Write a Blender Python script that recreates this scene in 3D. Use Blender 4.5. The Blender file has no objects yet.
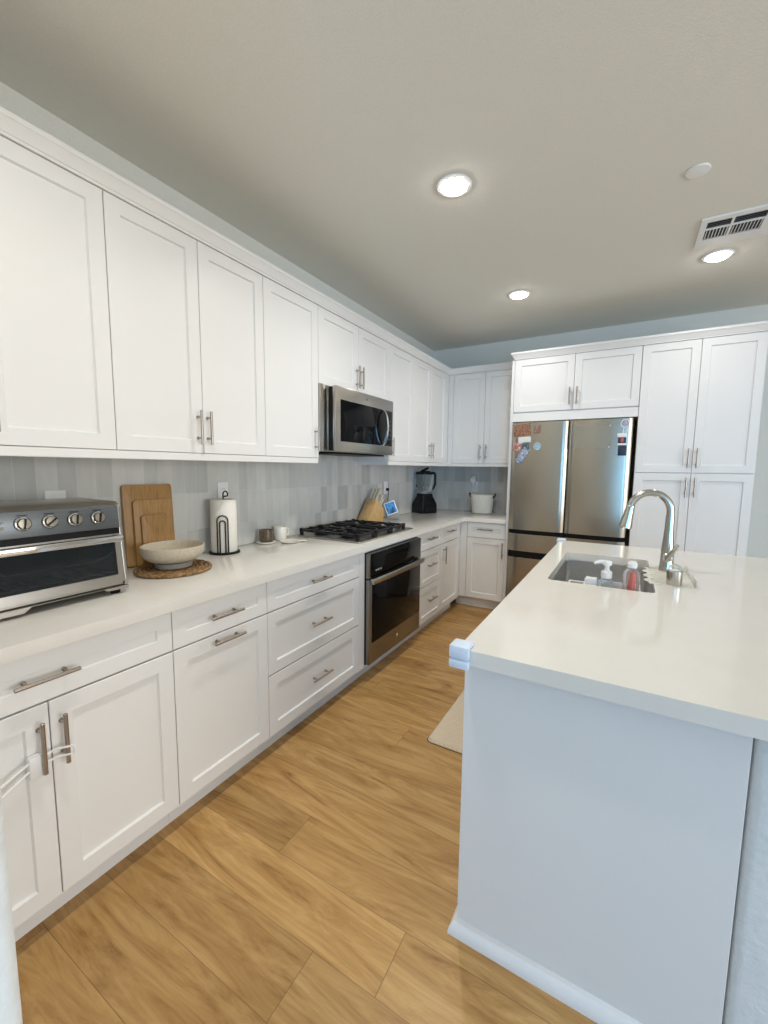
import bpy, bmesh, math, random
from mathutils import Vector, Matrix
random.seed(7)
S = bpy.context.scene
COL = S.collection
PI = math.pi

# ---------------------------------------------------------------- camera
F_PX, YAW, PITCH, ROLL = 416.4206, -0.5242, -0.1052, 0.0105
CAM = Vector((1.9913, 0.0, 1.3853))
cd = bpy.data.cameras.new('camera'); cam = bpy.data.objects.new('camera', cd); COL.objects.link(cam)
cd.sensor_fit = 'HORIZONTAL'; cd.sensor_width = 36.0; cd.lens = F_PX * 36.0 / 768.0
cd.clip_start = 0.02
fw = Vector((math.sin(YAW) * math.cos(PITCH), math.cos(YAW) * math.cos(PITCH), math.sin(PITCH)))
rt = Vector((math.cos(YAW), -math.sin(YAW), 0)); up = rt.cross(fw)
r2 = rt * math.cos(ROLL) + up * math.sin(ROLL); u2 = up * math.cos(ROLL) - rt * math.sin(ROLL)
M = Matrix((r2, u2, -fw)).transposed().to_4x4(); M.translation = CAM
cam.matrix_world = M
S.camera = cam

# ---------------------------------------------------------------- world, lights, exposure
S.view_settings.view_transform = 'Standard'; S.view_settings.look = 'None'
S.view_settings.gamma = 1.0; S.view_settings.use_curve_mapping = False
S.view_settings.exposure = 0.36
S.cycles.use_denoising = True
D, H = 4.559, 2.724
ROOM_X, ROOM_Y = 6.4, -4.2
W = bpy.data.worlds.new('daylight'); S.world = W; W.use_nodes = True
bg = W.node_tree.nodes['Background']; bg.inputs[0].default_value = (0.62, 0.80, 1.0, 1); bg.inputs[1].default_value = 1.0

def area(name, loc, rot, sx, sy, power, color):
    l = bpy.data.lights.new(name, 'AREA'); l.shape = 'RECTANGLE'; l.size = sx; l.size_y = sy
    l.energy = power; l.color = color
    o = bpy.data.objects.new(name, l); o.location = loc; o.rotation_euler = rot; COL.objects.link(o)
    return o
REAR_COLOR, RIGHT_COLOR = (0.14, 0.52, 1.0), (1.0, 0.98, 0.95)
# blue daylight through the sliding door behind the camera, softer daylight through the window in the right-hand wall
area('daylight_rear_opening', (4.8, ROOM_Y - 0.05, 1.2), (PI / 2, 0, 0), 2.7, 2.2, 88, REAR_COLOR)
area('daylight_right_opening', (ROOM_X + 0.05, 0.3, 1.45), (PI / 2, 0, PI / 2), 3.0, 1.7, 82, RIGHT_COLOR)
LAMP_STRENGTH = 30
LAMP_POWER, LAMP_SPREAD = 6.6, 142
LAMP_COLOR = (1.0, 0.96, 0.90)

# ---------------------------------------------------------------- materials
def nodes_of(name):
    m = bpy.data.materials.new(name); m.use_nodes = True
    nt = m.node_tree; b = nt.nodes['Principled BSDF']
    return m, nt, b
def N(nt, kind, **kw):
    n = nt.nodes.new(kind)
    for k, v in kw.items(): setattr(n, k, v)
    return n
def math_n(nt, op, a, b=None, c=None):
    n = N(nt, 'ShaderNodeMath', operation=op)
    for i, v in enumerate((a, b, c)):
        if v is None: continue
        if isinstance(v, (int, float)): n.inputs[i].default_value = v
        else: nt.links.new(v, n.inputs[i])
    return n.outputs[0]
def mixc(nt, fac, a, b, mode='MIX'):
    n = N(nt, 'ShaderNodeMix', data_type='RGBA', blend_type=mode)
    for i, v in ((0, fac), (6, a), (7, b)):
        if isinstance(v, (int, float)): n.inputs[i].default_value = v
        elif isinstance(v, tuple): n.inputs[i].default_value = (*v, 1) if len(v) == 3 else v
        else: nt.links.new(v, n.inputs[i])
    return n.outputs[2]
def ramp(nt, fac, stops):
    n = N(nt, 'ShaderNodeValToRGB'); e = n.color_ramp.elements
    e[0].position, e[1].position = stops[0][0], stops[-1][0]
    e[0].color = (*stops[0][1], 1); e[1].color = (*stops[-1][1], 1)
    for p, c in stops[1:-1]:
        k = e.new(p); k.color = (*c, 1)
    nt.links.new(fac, n.inputs[0]); return n.outputs[0]
def pos(nt):
    return N(nt, 'ShaderNodeNewGeometry').outputs['Position']
def noise(nt, vec, scale, detail=3, rough=.5, dist=0):
    n = N(nt, 'ShaderNodeTexNoise'); n.inputs['Scale'].default_value = scale
    n.inputs['Detail'].default_value = detail; n.inputs['Roughness'].default_value = rough; n.inputs['Distortion'].default_value = dist
    nt.links.new(vec, n.inputs['Vector']); return n.outputs[0]
def stretch(nt, vec, sc):
    n = N(nt, 'ShaderNodeMapping'); n.inputs['Scale'].default_value = sc; nt.links.new(vec, n.inputs[0]); return n.outputs[0]
def bump(nt, b, h, strength=.2, dist=.01):
    n = N(nt, 'ShaderNodeBump'); n.inputs['Strength'].default_value = strength; n.inputs['Distance'].default_value = dist
    nt.links.new(h, n.inputs['Height']); nt.links.new(n.outputs[0], b.inputs['Normal'])
def plain(name, color, rough=.5, metal=0, var=.04, scale=40, sc=(1, 1, 1), bumps=0, spec=.5, alpha=None, trans=0, coat=0):
    m, nt, b = nodes_of(name)
    f = noise(nt, stretch(nt, pos(nt), sc), scale)
    lo = tuple(c * (1 - var) for c in color); hi = tuple(min(1, c * (1 + var)) for c in color)
    nt.links.new(ramp(nt, f, [(.3, lo), (.7, hi)]), b.inputs['Base Color'])
    b.inputs['Roughness'].default_value = rough; b.inputs['Metallic'].default_value = metal
    b.inputs['Specular IOR Level'].default_value = spec
    b.inputs['Transmission Weight'].default_value = trans; b.inputs['Coat Weight'].default_value = coat
    if bumps: bump(nt, b, f, bumps, .003)
    return m
MAT = {}
MAT['paint'] = plain('white_cabinet_paint', (.80, .795, .78), .38, var=.008, scale=5)
MAT['ceiling'] = plain('ceiling_paint', (.78, .77, .705), .9, var=.03, scale=160, bumps=.35, spec=.1)
MAT['wall'] = plain('wall_paint', (.73, .74, .695), .85, var=.03, scale=120, bumps=.3, spec=.15)
MAT['warmwall'] = plain('warm_white_wall_paint', (.78, .75, .70), .85, var=.03, scale=60, spec=.15)
MAT['drywall'] = plain('textured_white_drywall', (.76, .78, .77), .85, var=.03, scale=60, bumps=.9, spec=.15)
MAT['quartz'] = plain('white_quartz', (.77, .745, .69), .10, var=.012, scale=9, spec=.5)
MAT['islandquartz'] = MAT['quartz']
MAT['trim'] = plain('white_trim_paint', (.82, .82, .82), .4, var=.01)
MAT['nickel'] = plain('brushed_nickel', (.42, .37, .33), .28, 1, var=.08, scale=200, sc=(1, 1, .1))
MAT['steel'] = plain('stainless_steel', (.44, .40, .33), .27, 1, var=.05, scale=150, sc=(.05, .05, 2.0))
MAT['steelh'] = plain('brushed_stainless', (.46, .435, .395), .28, 1, var=.05, scale=180, sc=(2, .05, 2))
MAT['ovensteel'] = plain('dark_brushed_steel', (.27, .25, .225), .3, 1, var=.05, scale=180, sc=(2, .05, 2))
MAT['faucet'] = plain('satin_faucet_steel', (.52, .50, .45), .24, 1, var=.03, scale=60)
MAT['chrome'] = plain('polished_chrome', (.75, .75, .75), .08, 1, var=.02)
MAT['darksteel'] = plain('dark_grey_steel', (.15, .165, .175), .36, .7, var=.06, scale=160, sc=(2, .05, 2))
MAT['blackglass'] = plain('black_oven_glass', (.004, .004, .005), .06, var=.02, spec=.10)
MAT['black'] = plain('black_plastic', (.007, .007, .008), .4, var=.1, spec=.2)
MAT['gloss_black'] = plain('glossy_black_plastic', (.006, .0065, .008), .25, var=.1, spec=.2)
MAT['iron'] = plain('black_cast_iron', (.012, .012, .013), .38, 0, var=.2, scale=150, bumps=.2, spec=.35)
MAT['white'] = plain('white_plastic', (.80, .80, .79), .35, var=.015)
MAT['bumper'] = plain('pale_blue_white_foam', (.66, .75, .88), .55, var=.02)
MAT['paper'] = plain('paper_towel_white', (.82, .79, .73), .9, var=.03, scale=130, bumps=.3, spec=.1)
MAT['ceramic'] = plain('cream_ceramic', (.78, .75, .68), .3, var=.04, scale=25)
MAT['stoneware'] = plain('oatmeal_stoneware', (.52, .46, .36), .75, var=.10, scale=120, bumps=.15)
MAT['stonewarefoot'] = plain('grey_stoneware_foot', (.32, .30, .27), .8, var=.1, scale=120, bumps=.15)
MAT['jar'] = plain('brown_glazed_jar', (.11, .075, .045), .3, var=.6, scale=70)
MAT['sink'] = plain('sink_stainless', (.66, .66, .65), .32, 1, var=.06, scale=150, sc=(1, .06, 1))
MAT['rope'] = plain('white_cotton_rope', (.80, .77, .70), .9, var=.06, scale=90, bumps=.5, spec=.1)
MAT['leather'] = plain('brown_leather', (.10, .055, .035), .6, var=.2)
MAT['greyfabric'] = plain('grey_fabric', (.35, .35, .35), .9, var=.15, scale=300, bumps=.3)
MAT['red'] = plain('red_plastic', (.62, .075, .03), .35, var=.05)
MAT['navy'] = plain('navy_plastic', (.02, .03, .06), .4, var=.1)
MAT['pink'] = plain('pinkish_red_print', (.5, .10, .12), .5, var=.3, scale=90)
MAT['ventdark'] = plain('dark_duct', (.03, .035, .05), .7, var=.1)
MAT['grout'] = plain('pale_mat_silicone', (.74, .72, .63), .25, var=.04, scale=20)
MAT['woodhandle'] = plain('cream_handle', (.55, .50, .40), .4, var=.05)

def wood(name, base, dark, axis_scale, rough=.45, scale=9):
    m, nt, b = nodes_of(name)
    v = stretch(nt, pos(nt), axis_scale)
    f = noise(nt, v, scale, 5, .6, .6)
    g = noise(nt, v, scale * 6, 3, .6)
    c = ramp(nt, f, [(.3, dark), (.52, base), (.75, tuple(min(1, x * 1.18) for x in base))])
    c = mixc(nt, .25, c, ramp(nt, g, [(.35, dark), (.6, base)]))
    nt.links.new(c, b.inputs['Base Color']); b.inputs['Roughness'].default_value = rough
    return m
MAT['bamboo'] = wood('bamboo_board', (.40, .225, .08), (.27, .135, .042), (14, 14, 1.0))
MAT['bamboo2'] = wood('bamboo_board_paler', (.43, .25, .09), (.30, .15, .05), (14, 14, 1.0))
MAT['beech'] = wood('beech_block', (.58, .38, .17), (.45, .27, .10), (6, 6, 2))

def floor_mat():
    m, nt, b = nodes_of('oak_plank_floor')
    sep = N(nt, 'ShaderNodeSeparateXYZ'); nt.links.new(pos(nt), sep.inputs[0])
    x, y = sep.outputs[0], sep.outputs[1]
    PW, PL = .18, 1.22
    v = math_n(nt, 'DIVIDE', math_n(nt, 'ADD', y, 9.0 - 1.0), PW)
    row = math_n(nt, 'FLOOR', v)
    wn = N(nt, 'ShaderNodeTexWhiteNoise', noise_dimensions='1D'); nt.links.new(row, wn.inputs['W'])
    u = math_n(nt, 'DIVIDE', math_n(nt, 'ADD', math_n(nt, 'ADD', x, 9.0), math_n(nt, 'MULTIPLY', wn.outputs[0], PL)), PL)
    colm = math_n(nt, 'FLOOR', u)
    cx = N(nt, 'ShaderNodeCombineXYZ'); nt.links.new(row, cx.inputs[0]); nt.links.new(colm, cx.inputs[1])
    wp = N(nt, 'ShaderNodeTexWhiteNoise', noise_dimensions='2D'); nt.links.new(cx.outputs[0], wp.inputs['Vector'])
    # grain runs along x and is shifted for every plank
    off = N(nt, 'ShaderNodeVectorMath', operation='SCALE'); nt.links.new(wp.outputs['Color'], off.inputs[0]); off.inputs['Scale'].default_value = 37.0
    add = N(nt, 'ShaderNodeVectorMath', operation='ADD'); nt.links.new(pos(nt), add.inputs[0]); nt.links.new(off.outputs[0], add.inputs[1])
    g1 = noise(nt, stretch(nt, add.outputs[0], (1.0, 6.5, 1)), 1.7, 6, .66, 2.2)
    g2 = noise(nt, stretch(nt, add.outputs[0], (1.6, 30.0, 1)), 3.0, 4, .6, .4)
    c = ramp(nt, g1, [(.27, (.20, .092, .026)), (.40, (.38, .208, .068)), (.56, (.50, .30, .112)), (.74, (.60, .385, .16))])
    c = mixc(nt, math_n(nt, 'MULTIPLY', math_n(nt, 'LESS_THAN', g2, .42), .16), c, (.26, .135, .045))
    tint = ramp(nt, wp.outputs['Value'], [(0, (.90, .89, .86)), (.5, (1, 1, 1)), (1, (1.09, 1.08, 1.06))])
    c = mixc(nt, 1.0, c, tint, 'MULTIPLY')
    fv = math_n(nt, 'FRACT', v); fu = math_n(nt, 'FRACT', u)
    e1 = math_n(nt, 'LESS_THAN', fv, .012); e2 = math_n(nt, 'LESS_THAN', fu, .0022)
    seam = math_n(nt, 'MAXIMUM', e1, e2)
    c = mixc(nt, math_n(nt, 'MULTIPLY', seam, .6), c, (.15, .08, .03))
    nt.links.new(c, b.inputs['Base Color'])
    b.inputs['Roughness'].default_value = .36; b.inputs['Specular IOR Level'].default_value = .35
    bump(nt, b, g2, .05, .002)
    return m
MAT['floor'] = floor_mat()

def tile_mat(name, horiz, off):
    # glazed vertical tiles in stacked rows, each with its own tone
    m, nt, b = nodes_of(name)
    sep = N(nt, 'ShaderNodeSeparateXYZ'); nt.links.new(pos(nt), sep.inputs[0])
    h, z = sep.outputs[horiz], sep.outputs[2]
    TW, TH = .0700, .1935
    u = math_n(nt, 'DIVIDE', math_n(nt, 'ADD', h, 2.0 + off), TW)
    v = math_n(nt, 'DIVIDE', math_n(nt, 'ADD', z, 2.0 - .9185), TH)
    cu, cv = math_n(nt, 'FLOOR', u), math_n(nt, 'FLOOR', v)
    cx = N(nt, 'ShaderNodeCombineXYZ'); nt.links.new(cu, cx.inputs[0]); nt.links.new(cv, cx.inputs[1])
    wn = N(nt, 'ShaderNodeTexWhiteNoise', noise_dimensions='2D'); nt.links.new(cx.outputs[0], wn.inputs['Vector'])
    c = ramp(nt, wn.outputs['Value'], [(0, (.44, .445, .43)), (.2, (.52, .525, .505)), (.6, (.585, .585, .56)), (1, (.655, .65, .62))])
    cloud = noise(nt, stretch(nt, pos(nt), (1, 1, .25) ), 26, 4)
    c = mixc(nt, .20, c, ramp(nt, cloud, [(.3, (.42, .43, .43)), (.7, (.70, .71, .70))]))
    fu, fv = math_n(nt, 'FRACT', u), math_n(nt, 'FRACT', v)
    g = math_n(nt, 'MAXIMUM', math_n(nt, 'LESS_THAN', fu, .025), math_n(nt, 'LESS_THAN', fv, .010))
    c = mixc(nt, math_n(nt, 'MULTIPLY', g, .8), c, (.66, .66, .64))
    nt.links.new(c, b.inputs['Base Color'])
    b.inputs['Roughness'].default_value = .16; b.inputs['Specular IOR Level'].default_value = .4
    tilt = math_n(nt, 'ADD', math_n(nt, 'MULTIPLY', noise(nt, pos(nt), 18, 2), .7), math_n(nt, 'MULTIPLY', math_n(nt, 'MULTIPLY', fu, wn.outputs['Value']), .35))
    bump(nt, b, math_n(nt, 'SUBTRACT', tilt, math_n(nt, 'MULTIPLY', g, .5)), .22, .01)
    return m
MAT['tile_x'] = tile_mat('glazed_tile_left', 1, .005)
MAT['tile_y'] = tile_mat('glazed_tile_back', 0, .02)

def glass(name, color, alpha, rough=.05):
    m, nt, b = nodes_of(name)
    out = nt.nodes['Material Output']
    tr = N(nt, 'ShaderNodeBsdfTransparent'); tr.inputs[0].default_value = (*color, 1)
    b.inputs['Base Color'].default_value = (*color, 1); b.inputs['Roughness'].default_value = rough
    fr = N(nt, 'ShaderNodeFresnel'); fr.inputs[0].default_value = 1.45
    k = math_n(nt, 'ADD', math_n(nt, 'MULTIPLY', noise(nt, pos(nt), 30), .02), math_n(nt, 'ADD', fr.outputs[0], alpha)); k2 = math_n(nt, 'MINIMUM', k, 1.0)
    mx = N(nt, 'ShaderNodeMixShader'); nt.links.new(k2, mx.inputs[0]); nt.links.new(tr.outputs[0], mx.inputs[1]); nt.links.new(b.outputs[0], mx.inputs[2])
    nt.links.new(mx.outputs[0], out.inputs[0]); return m
MAT['clear'] = glass('clear_plastic', (.95, .96, .95), .03)
MAT['sheet'] = glass('clear_acrylic_sheet', (.97, .97, .95), .03, .12)
MAT['tint'] = glass('tinted_oven_window', (.48, .53, .55), .0, .03)
MAT['blenderjar'] = glass('smoky_jar_plastic', (.72, .76, .77), .10, .08)

def emit(name, color, strength):
    m, nt, b = nodes_of(name)
    b.inputs['Base Color'].default_value = (*color, 1)
    f = noise(nt, pos(nt), 3)
    nt.links.new(ramp(nt, f, [(0, color), (1, tuple(c * .99 for c in color))]), b.inputs['Emission Color'])
    b.inputs['Emission Strength'].default_value = strength; return m
MAT['lamp'] = emit('led_diffuser', LAMP_COLOR, LAMP_STRENGTH)

def picture(name, cols, scale, emission=0, seed=0.0):
    m, nt, b = nodes_of(name)
    mp = N(nt, 'ShaderNodeMapping'); mp.inputs['Location'].default_value = (seed, seed * 2, seed * .7); nt.links.new(pos(nt), mp.inputs[0])
    f = noise(nt, mp.outputs[0], scale, 2, .5)
    n = len(cols)
    c = ramp(nt, f, [(.28 + .44 * i / (n - 1), k) for i, k in enumerate(cols)])
    nt.links.new(c, b.inputs['Base Color']); b.inputs['Roughness'].default_value = .35
    if emission:
        nt.links.new(c, b.inputs['Emission Color']); b.inputs['Emission Strength'].default_value = emission
    return m
def woven_mat():
    m, nt, b = nodes_of('woven_seagrass')
    f = noise(nt, pos(nt), 75, 3, .6); g = noise(nt, pos(nt), 22, 2)
    c = ramp(nt, f, [(.34, (.05, .025, .01)), (.5, (.24, .135, .05)), (.66, (.46, .29, .13))])
    c = mixc(nt, .3, c, ramp(nt, g, [(.3, (.14, .07, .03)), (.7, (.38, .23, .10))]))
    nt.links.new(c, b.inputs['Base Color']); b.inputs['Roughness'].default_value = .85; bump(nt, b, f, .6, .004); return m
MAT['woven'] = woven_mat()
def matmat():
    m, nt, b = nodes_of('cream_floor_mat')
    w = N(nt, 'ShaderNodeTexBrick'); nt.links.new(stretch(nt, pos(nt), (1, 1, 1)), w.inputs['Vector'])
    w.inputs['Scale'].default_value = 22; w.inputs['Color1'].default_value = (.66, .56, .42, 1); w.inputs['Color2'].default_value = (.70, .60, .46, 1)
    w.inputs['Mortar'].default_value = (.58, .48, .35, 1); w.inputs['Mortar Size'].default_value = .04
    nt.links.new(w.outputs[0], b.inputs['Base Color']); b.inputs['Roughness'].default_value = .6; bump(nt, b, w.outputs[1], .15, .002); return m
MAT['mat'] = matmat()

# ---------------------------------------------------------------- mesh tools
ORIGIN = {}
class MB:
    def __init__(self): self.bm = bmesh.new()
    def quad(self, *p):
        self.bm.faces.new([self.bm.verts.new(q) for q in p])
    def box(self, x0, x1, y0, y1, z0, z1, bev=0, seg=2):
        b = bmesh.new()
        v = [b.verts.new((x, y, z)) for x in (x0, x1) for y in (y0, y1) for z in (z0, z1)]
        for f in ((0, 1, 3, 2), (4, 6, 7, 5), (0, 4, 5, 1), (2, 3, 7, 6), (0, 2, 6, 4), (1, 5, 7, 3)): b.faces.new([v[i] for i in f])
        if bev: bmesh.ops.bevel(b, geom=list(b.edges), offset=bev, segments=seg, profile=.5, affect='EDGES')
        self.merge(b); return self
    def merge(self, b, mat=None):
        bmesh.ops.recalc_face_normals(b, faces=b.faces)
        if mat is not None: b.transform(mat)
        me = bpy.data.meshes.new('t'); b.to_mesh(me); b.free(); self.bm.from_mesh(me); bpy.data.meshes.remove(me)
    def loops(self, rings, closed=True, cap0=True, cap1=True, cyclic=False):
        b = bmesh.new(); R = [[b.verts.new(p) for p in r] for r in rings]; n = len(R[0])
        pairs = list(zip(R, R[1:])) + ([(R[-1], R[0])] if cyclic else [])
        for a, c in pairs:
            for i in range(n if closed else n - 1):
                j = (i + 1) % n
                try: b.faces.new((a[i], a[j], c[j], c[i]))
                except ValueError: pass
        if not cyclic:
            if cap0: b.faces.new(R[0][::-1])
            if cap1: b.faces.new(R[-1])
        self.merge(b); return self
    def tube(self, pts, r, seg=10, cyclic=False):
        pts = [Vector(p) for p in pts]; n = len(pts)
        rs = r if isinstance(r, (list, tuple)) else [r] * n
        rings = []; prev = None
        for i, p in enumerate(pts):
            if cyclic: t = pts[(i + 1) % n] - pts[i - 1]
            else: t = pts[min(i + 1, n - 1)] - pts[max(i - 1, 0)]
            t.normalize()
            if prev is None:
                a = Vector((0, 0, 1)) if abs(t.z) < .9 else Vector((1, 0, 0))
                nx = t.cross(a).normalized()
            else: nx = (prev - t * prev.dot(t)).normalized()
            prev = nx; ny = t.cross(nx)
            rings.append([p + (nx * math.cos(2 * PI * k / seg) + ny * math.sin(2 * PI * k / seg)) * rs[i] for k in range(seg)])
        return self.loops(rings, cyclic=cyclic)
    def lathe(self, prof, c, seg=32, axis=Vector((0, 0, 1)), sx=1, sy=1):
        c = Vector(c); axis = Vector(axis).normalized()
        a = Vector((1, 0, 0)) if abs(axis.x) < .9 else Vector((0, 1, 0))
        ux = (a - axis * a.dot(axis)).normalized(); uy = axis.cross(ux)
        rings = [[c + axis * z + (ux * math.cos(2 * PI * k / seg) * sx + uy * math.sin(2 * PI * k / seg) * sy) * max(r, 1e-4) for k in range(seg)] for r, z in prof]
        return self.loops(rings)
    def prism(self, poly, axis, a0, a1, bev=0):
        def P(q, a): return {'x': (a, q[0], q[1]), 'y': (q[0], a, q[1]), 'z': (q[0], q[1], a)}[axis]
        b = bmesh.new(); A = [b.verts.new(P(q, a0)) for q in poly]; B = [b.verts.new(P(q, a1)) for q in poly]; n = len(poly)
        b.faces.new(A); b.faces.new(B[::-1])
        for i in range(n): b.faces.new((A[i], B[i], B[(i + 1) % n], A[(i + 1) % n]))
        if bev: bmesh.ops.bevel(b, geom=list(b.edges), offset=bev, segments=2, profile=.5, affect='EDGES')
        self.merge(b); return self
    def build(self, name, mat, parent=None, smooth=True, at=None, ang=35):
        bm = self.bm
        bmesh.ops.remove_doubles(bm, verts=bm.verts, dist=1e-6)
        co = [v.co for v in bm.verts]
        lo = Vector([min(c[i] for c in co) for i in range(3)]); hi = Vector([max(c[i] for c in co) for i in range(3)])
        o3 = Vector(at) if at else Vector(((lo.x + hi.x) / 2, (lo.y + hi.y) / 2, lo.z))
        bm.transform(Matrix.Translation(-o3))
        me = bpy.data.meshes.new(name); bm.to_mesh(me); bm.free()
        me.materials.append(MAT[mat] if isinstance(mat, str) else mat)
        if smooth:
            for p in me.polygons: p.use_smooth = True
            me.set_sharp_from_angle(angle=math.radians(ang))
        o = bpy.data.objects.new(name, me); COL.objects.link(o)
        po = Vector((0, 0, 0))
        if parent is not None: o.parent = parent; po = ORIGIN[parent]
        o.location = o3 - po; ORIGIN[o] = o3
        return o
def tag(o, label, cat, group=None):
    o['label'] = label; o['category'] = cat
    if group: o['group'] = group
    return o
def thing(name, loc, label, cat, group=None):
    o = bpy.data.objects.new(name, None); o.empty_display_size = .05; COL.objects.link(o)
    o.location = loc; ORIGIN[o] = Vector(loc); return tag(o, label, cat, group)
def struct(o): o['kind'] = 'structure'; return o
def copy_tree(o, dloc, parent=None):
    c = o.copy(); COL.objects.link(c)
    if parent is not None: c.parent = parent
    else: c.location = o.location + Vector(dloc)
    for ch in list(o.children): copy_tree(ch, dloc, c)
    return c
def rrect(x0, x1, y0, y1, r, n=5):
    out = []
    for cx, cy, a in ((x1 - r, y1 - r, 0), (x0 + r, y1 - r, 90), (x0 + r, y0 + r, 180), (x1 - r, y0 + r, 270)):
        for k in range(n + 1):
            t = math.radians(a + 90 * k / n); out.append((cx + r * math.cos(t), cy + r * math.sin(t)))
    return out

# ---------------------------------------------------------------- room shell
def wall_box(name, mat, *dims):
    return struct(MB().box(*dims).build(name, mat, smooth=False))
wall_box('floor', 'floor', -.1, ROOM_X + .1, ROOM_Y - .1, D + .1, -.06, 0)
wall_box('ceiling', 'ceiling', -.1, ROOM_X + .1, ROOM_Y - .1, D + .1, H, H + .08)
wall_box('wall_left', 'wall', -.1, 0, .115, D + .1, 0, H)
wall_box('wall_back', 'wall', 0, ROOM_X + .1, D, D + .1, 0, H)
# near return wall whose corner shows at the lower left edge of the photo
m = MB(); m.prism(rrect(-.1, 1.589, -.06, .113, .012, 4), 'z', 0, H); struct(m.build('wall_near', 'drywall'))
m = MB()                                                   # rear wall with the sliding-door opening
m.box(-.1, 3.4, ROOM_Y - .1, ROOM_Y, 0, H); m.box(6.2, ROOM_X + .1, ROOM_Y - .1, ROOM_Y, 0, H); m.box(3.4, 6.2, ROOM_Y - .1, ROOM_Y, 2.3, H)
struct(m.build('wall_rear', 'warmwall', smooth=False))
m = MB()                                                   # right wall with the window opening
m.box(ROOM_X, ROOM_X + .1, ROOM_Y, -1.2, 0, H); m.box(ROOM_X, ROOM_X + .1, 1.8, D, 0, H)
m.box(ROOM_X, ROOM_X + .1, -1.2, 1.8, 0, .6); m.box(ROOM_X, ROOM_X + .1, -1.2, 1.8, 2.3, H)
struct(m.build('wall_right', 'warmwall', smooth=False))
wall_box('wall_left_rear', 'warmwall', -.1, 0, ROOM_Y, -.06, 0, H)

# ---------------------------------------------------------------- cabinet kit
def mapf(fr, off):
    if fr == 'x': return lambda u, n, z: (off + n, u, z)          # faces +x
    return lambda u, n, z: (u, off - n, z)                        # faces -y
def shaker(fr, off, u0, u1, z0, z1, t=.02, st=.055, rec=.009):
    f = mapf(fr, off); m = MB()
    def ring(i, n): return [f(u0 + i, n, z0 + i), f(u1 - i, n, z0 + i), f(u1 - i, n, z1 - i), f(u0 + i, n, z1 - i)]
    e = .0015
    m.loops([ring(0, -t), ring(0, -e), ring(e, 0), ring(st, 0), ring(st + .004, -rec)])
    return m
def pull(fr, off, u, z, ln, vert=False, r=.006, out=.03, sp=None):
    f = mapf(fr, off); m = MB(); sp = sp or ln * .31; h = ln / 2
    def P(a, n): return f(u, n, z + a) if vert else f(u + a, n, z)
    m.tube([P(-h, out), P(-h + .001, out), P(h - .001, out), P(h, out)], [r * .8, r, r, r * .8], 12)
    for s in (-sp, sp): m.tube([P(s, -.001), P(s, .004), P(s, .004), P(s, out)], [.007, .0065, .0045, .0045], 10)
    return m
G = .0015
class Cab:
    def __init__(s, name, loc, label, cat, fr, off, group=None):
        s.t = thing(name, loc, label, cat, group); s.fr = fr; s.off = off
    def body(s, *d): MB().box(*d, bev=.001, seg=1).build('body', 'paint', s.t, smooth=False)
    def door(s, u0, u1, z0, z1, hu=None, hz=None, ln=.15, vert=True, name='door', st=.055):
        o = shaker(s.fr, s.off, u0 + G, u1 - G, z0 + G, z1 - G, st=st).build(name, 'paint', s.t, ang=20)
        if hu is not None: pull(s.fr, s.off, hu, hz, ln, vert).build('handle', 'nickel', o)
        return o
    def toe(s, *d): MB().box(*d).build('toe_kick', 'paint', s.t, smooth=False)
XB, TOP = .61, .873
GB = 'white base cabinets along the left wall'
def base_left(y0, y1, label):
    c = Cab('base_cabinet', (.3, (y0 + y1) / 2, 0), label, 'cabinet', 'x', XB, None)
    c.body(.004, XB - .0205, y0 + .0005, y1 - .0005, .107, TOP - .0005)
    c.toe(.50, .535, y0 + .0005, y1 - .0005, 0, .1065)
    return c
DZ0, DZ1, RZ0, RZ1 = .109, .716, .719, .868
c = base_left(.115, .873, 'white base cabinet under the toaster oven, one wide drawer over two doors')
c.door(.115, .873, RZ0, RZ1, .49, .793, .155, False, 'drawer', .053)
c.door(.115, .494, DZ0, DZ1, .466, .599, .15); c.door(.494, .873, DZ0, DZ1, .521, .599, .15)
c = base_left(.873, 1.333, 'narrow white base cabinet below the bowl, one drawer over a pull-out with a horizontal handle')
c.door(.873, 1.333, RZ0, RZ1, 1.098, .793, .155, False, 'drawer', .053)
c.door(.873, 1.333, DZ0, DZ1, 1.105, .688, .155, False, 'pull_out_front')
c = base_left(1.333, 2.094, 'wide white three-drawer base cabinet between the paper towels and the oven')
c.door(1.333, 2.094, RZ0, RZ1, 1.704, .796, .158, False, 'drawer', .053)
c.door(1.333, 2.094, .414, DZ1, 1.704, .566, .158, False, 'drawer')
c.door(1.333, 2.094, DZ0, .411, 1.706, .261, .158, False, 'drawer')
# oven housing: stiles and rails around the built-in oven
OY0, OY1 = 2.155, 2.905
t = thing('oven_cabinet', (.3, 2.53, 0), 'plain white cabinet surround framing the built-in oven', 'cabinet')
m = MB(); m.box(.004, XB, 2.0945, OY0 - .002, .107, TOP - .0005); m.box(.004, XB, OY1 + .002, 2.9625, .107, TOP - .0005)
m.box(.004, XB, OY0 - .002, OY1 + .002, .857, TOP - .0005); m.box(.004, XB, OY0 - .002, OY1 + .002, .107, .124); m.build('face_frame', 'paint', t, smooth=False)
MB().box(.50, .535, 2.0945, 2.9625, 0, .1065).build('toe_kick', 'paint', t, smooth=False)
c = base_left(2.963, 3.418, 'white three-drawer base cabinet just beyond the oven')
c.door(2.963, 3.418, RZ0, RZ1, 3.18, .806, .17, False, 'drawer', .05)
c.door(2.963, 3.418, .414, DZ1, 3.18, .583, .17, False, 'drawer', .05)
c.door(2.963, 3.418, DZ0, .411, 3.20, .283, .17, False, 'drawer', .05)
c = base_left(3.418, 3.873, 'white base cabinet in the far left corner, one drawer over one door')
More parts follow.
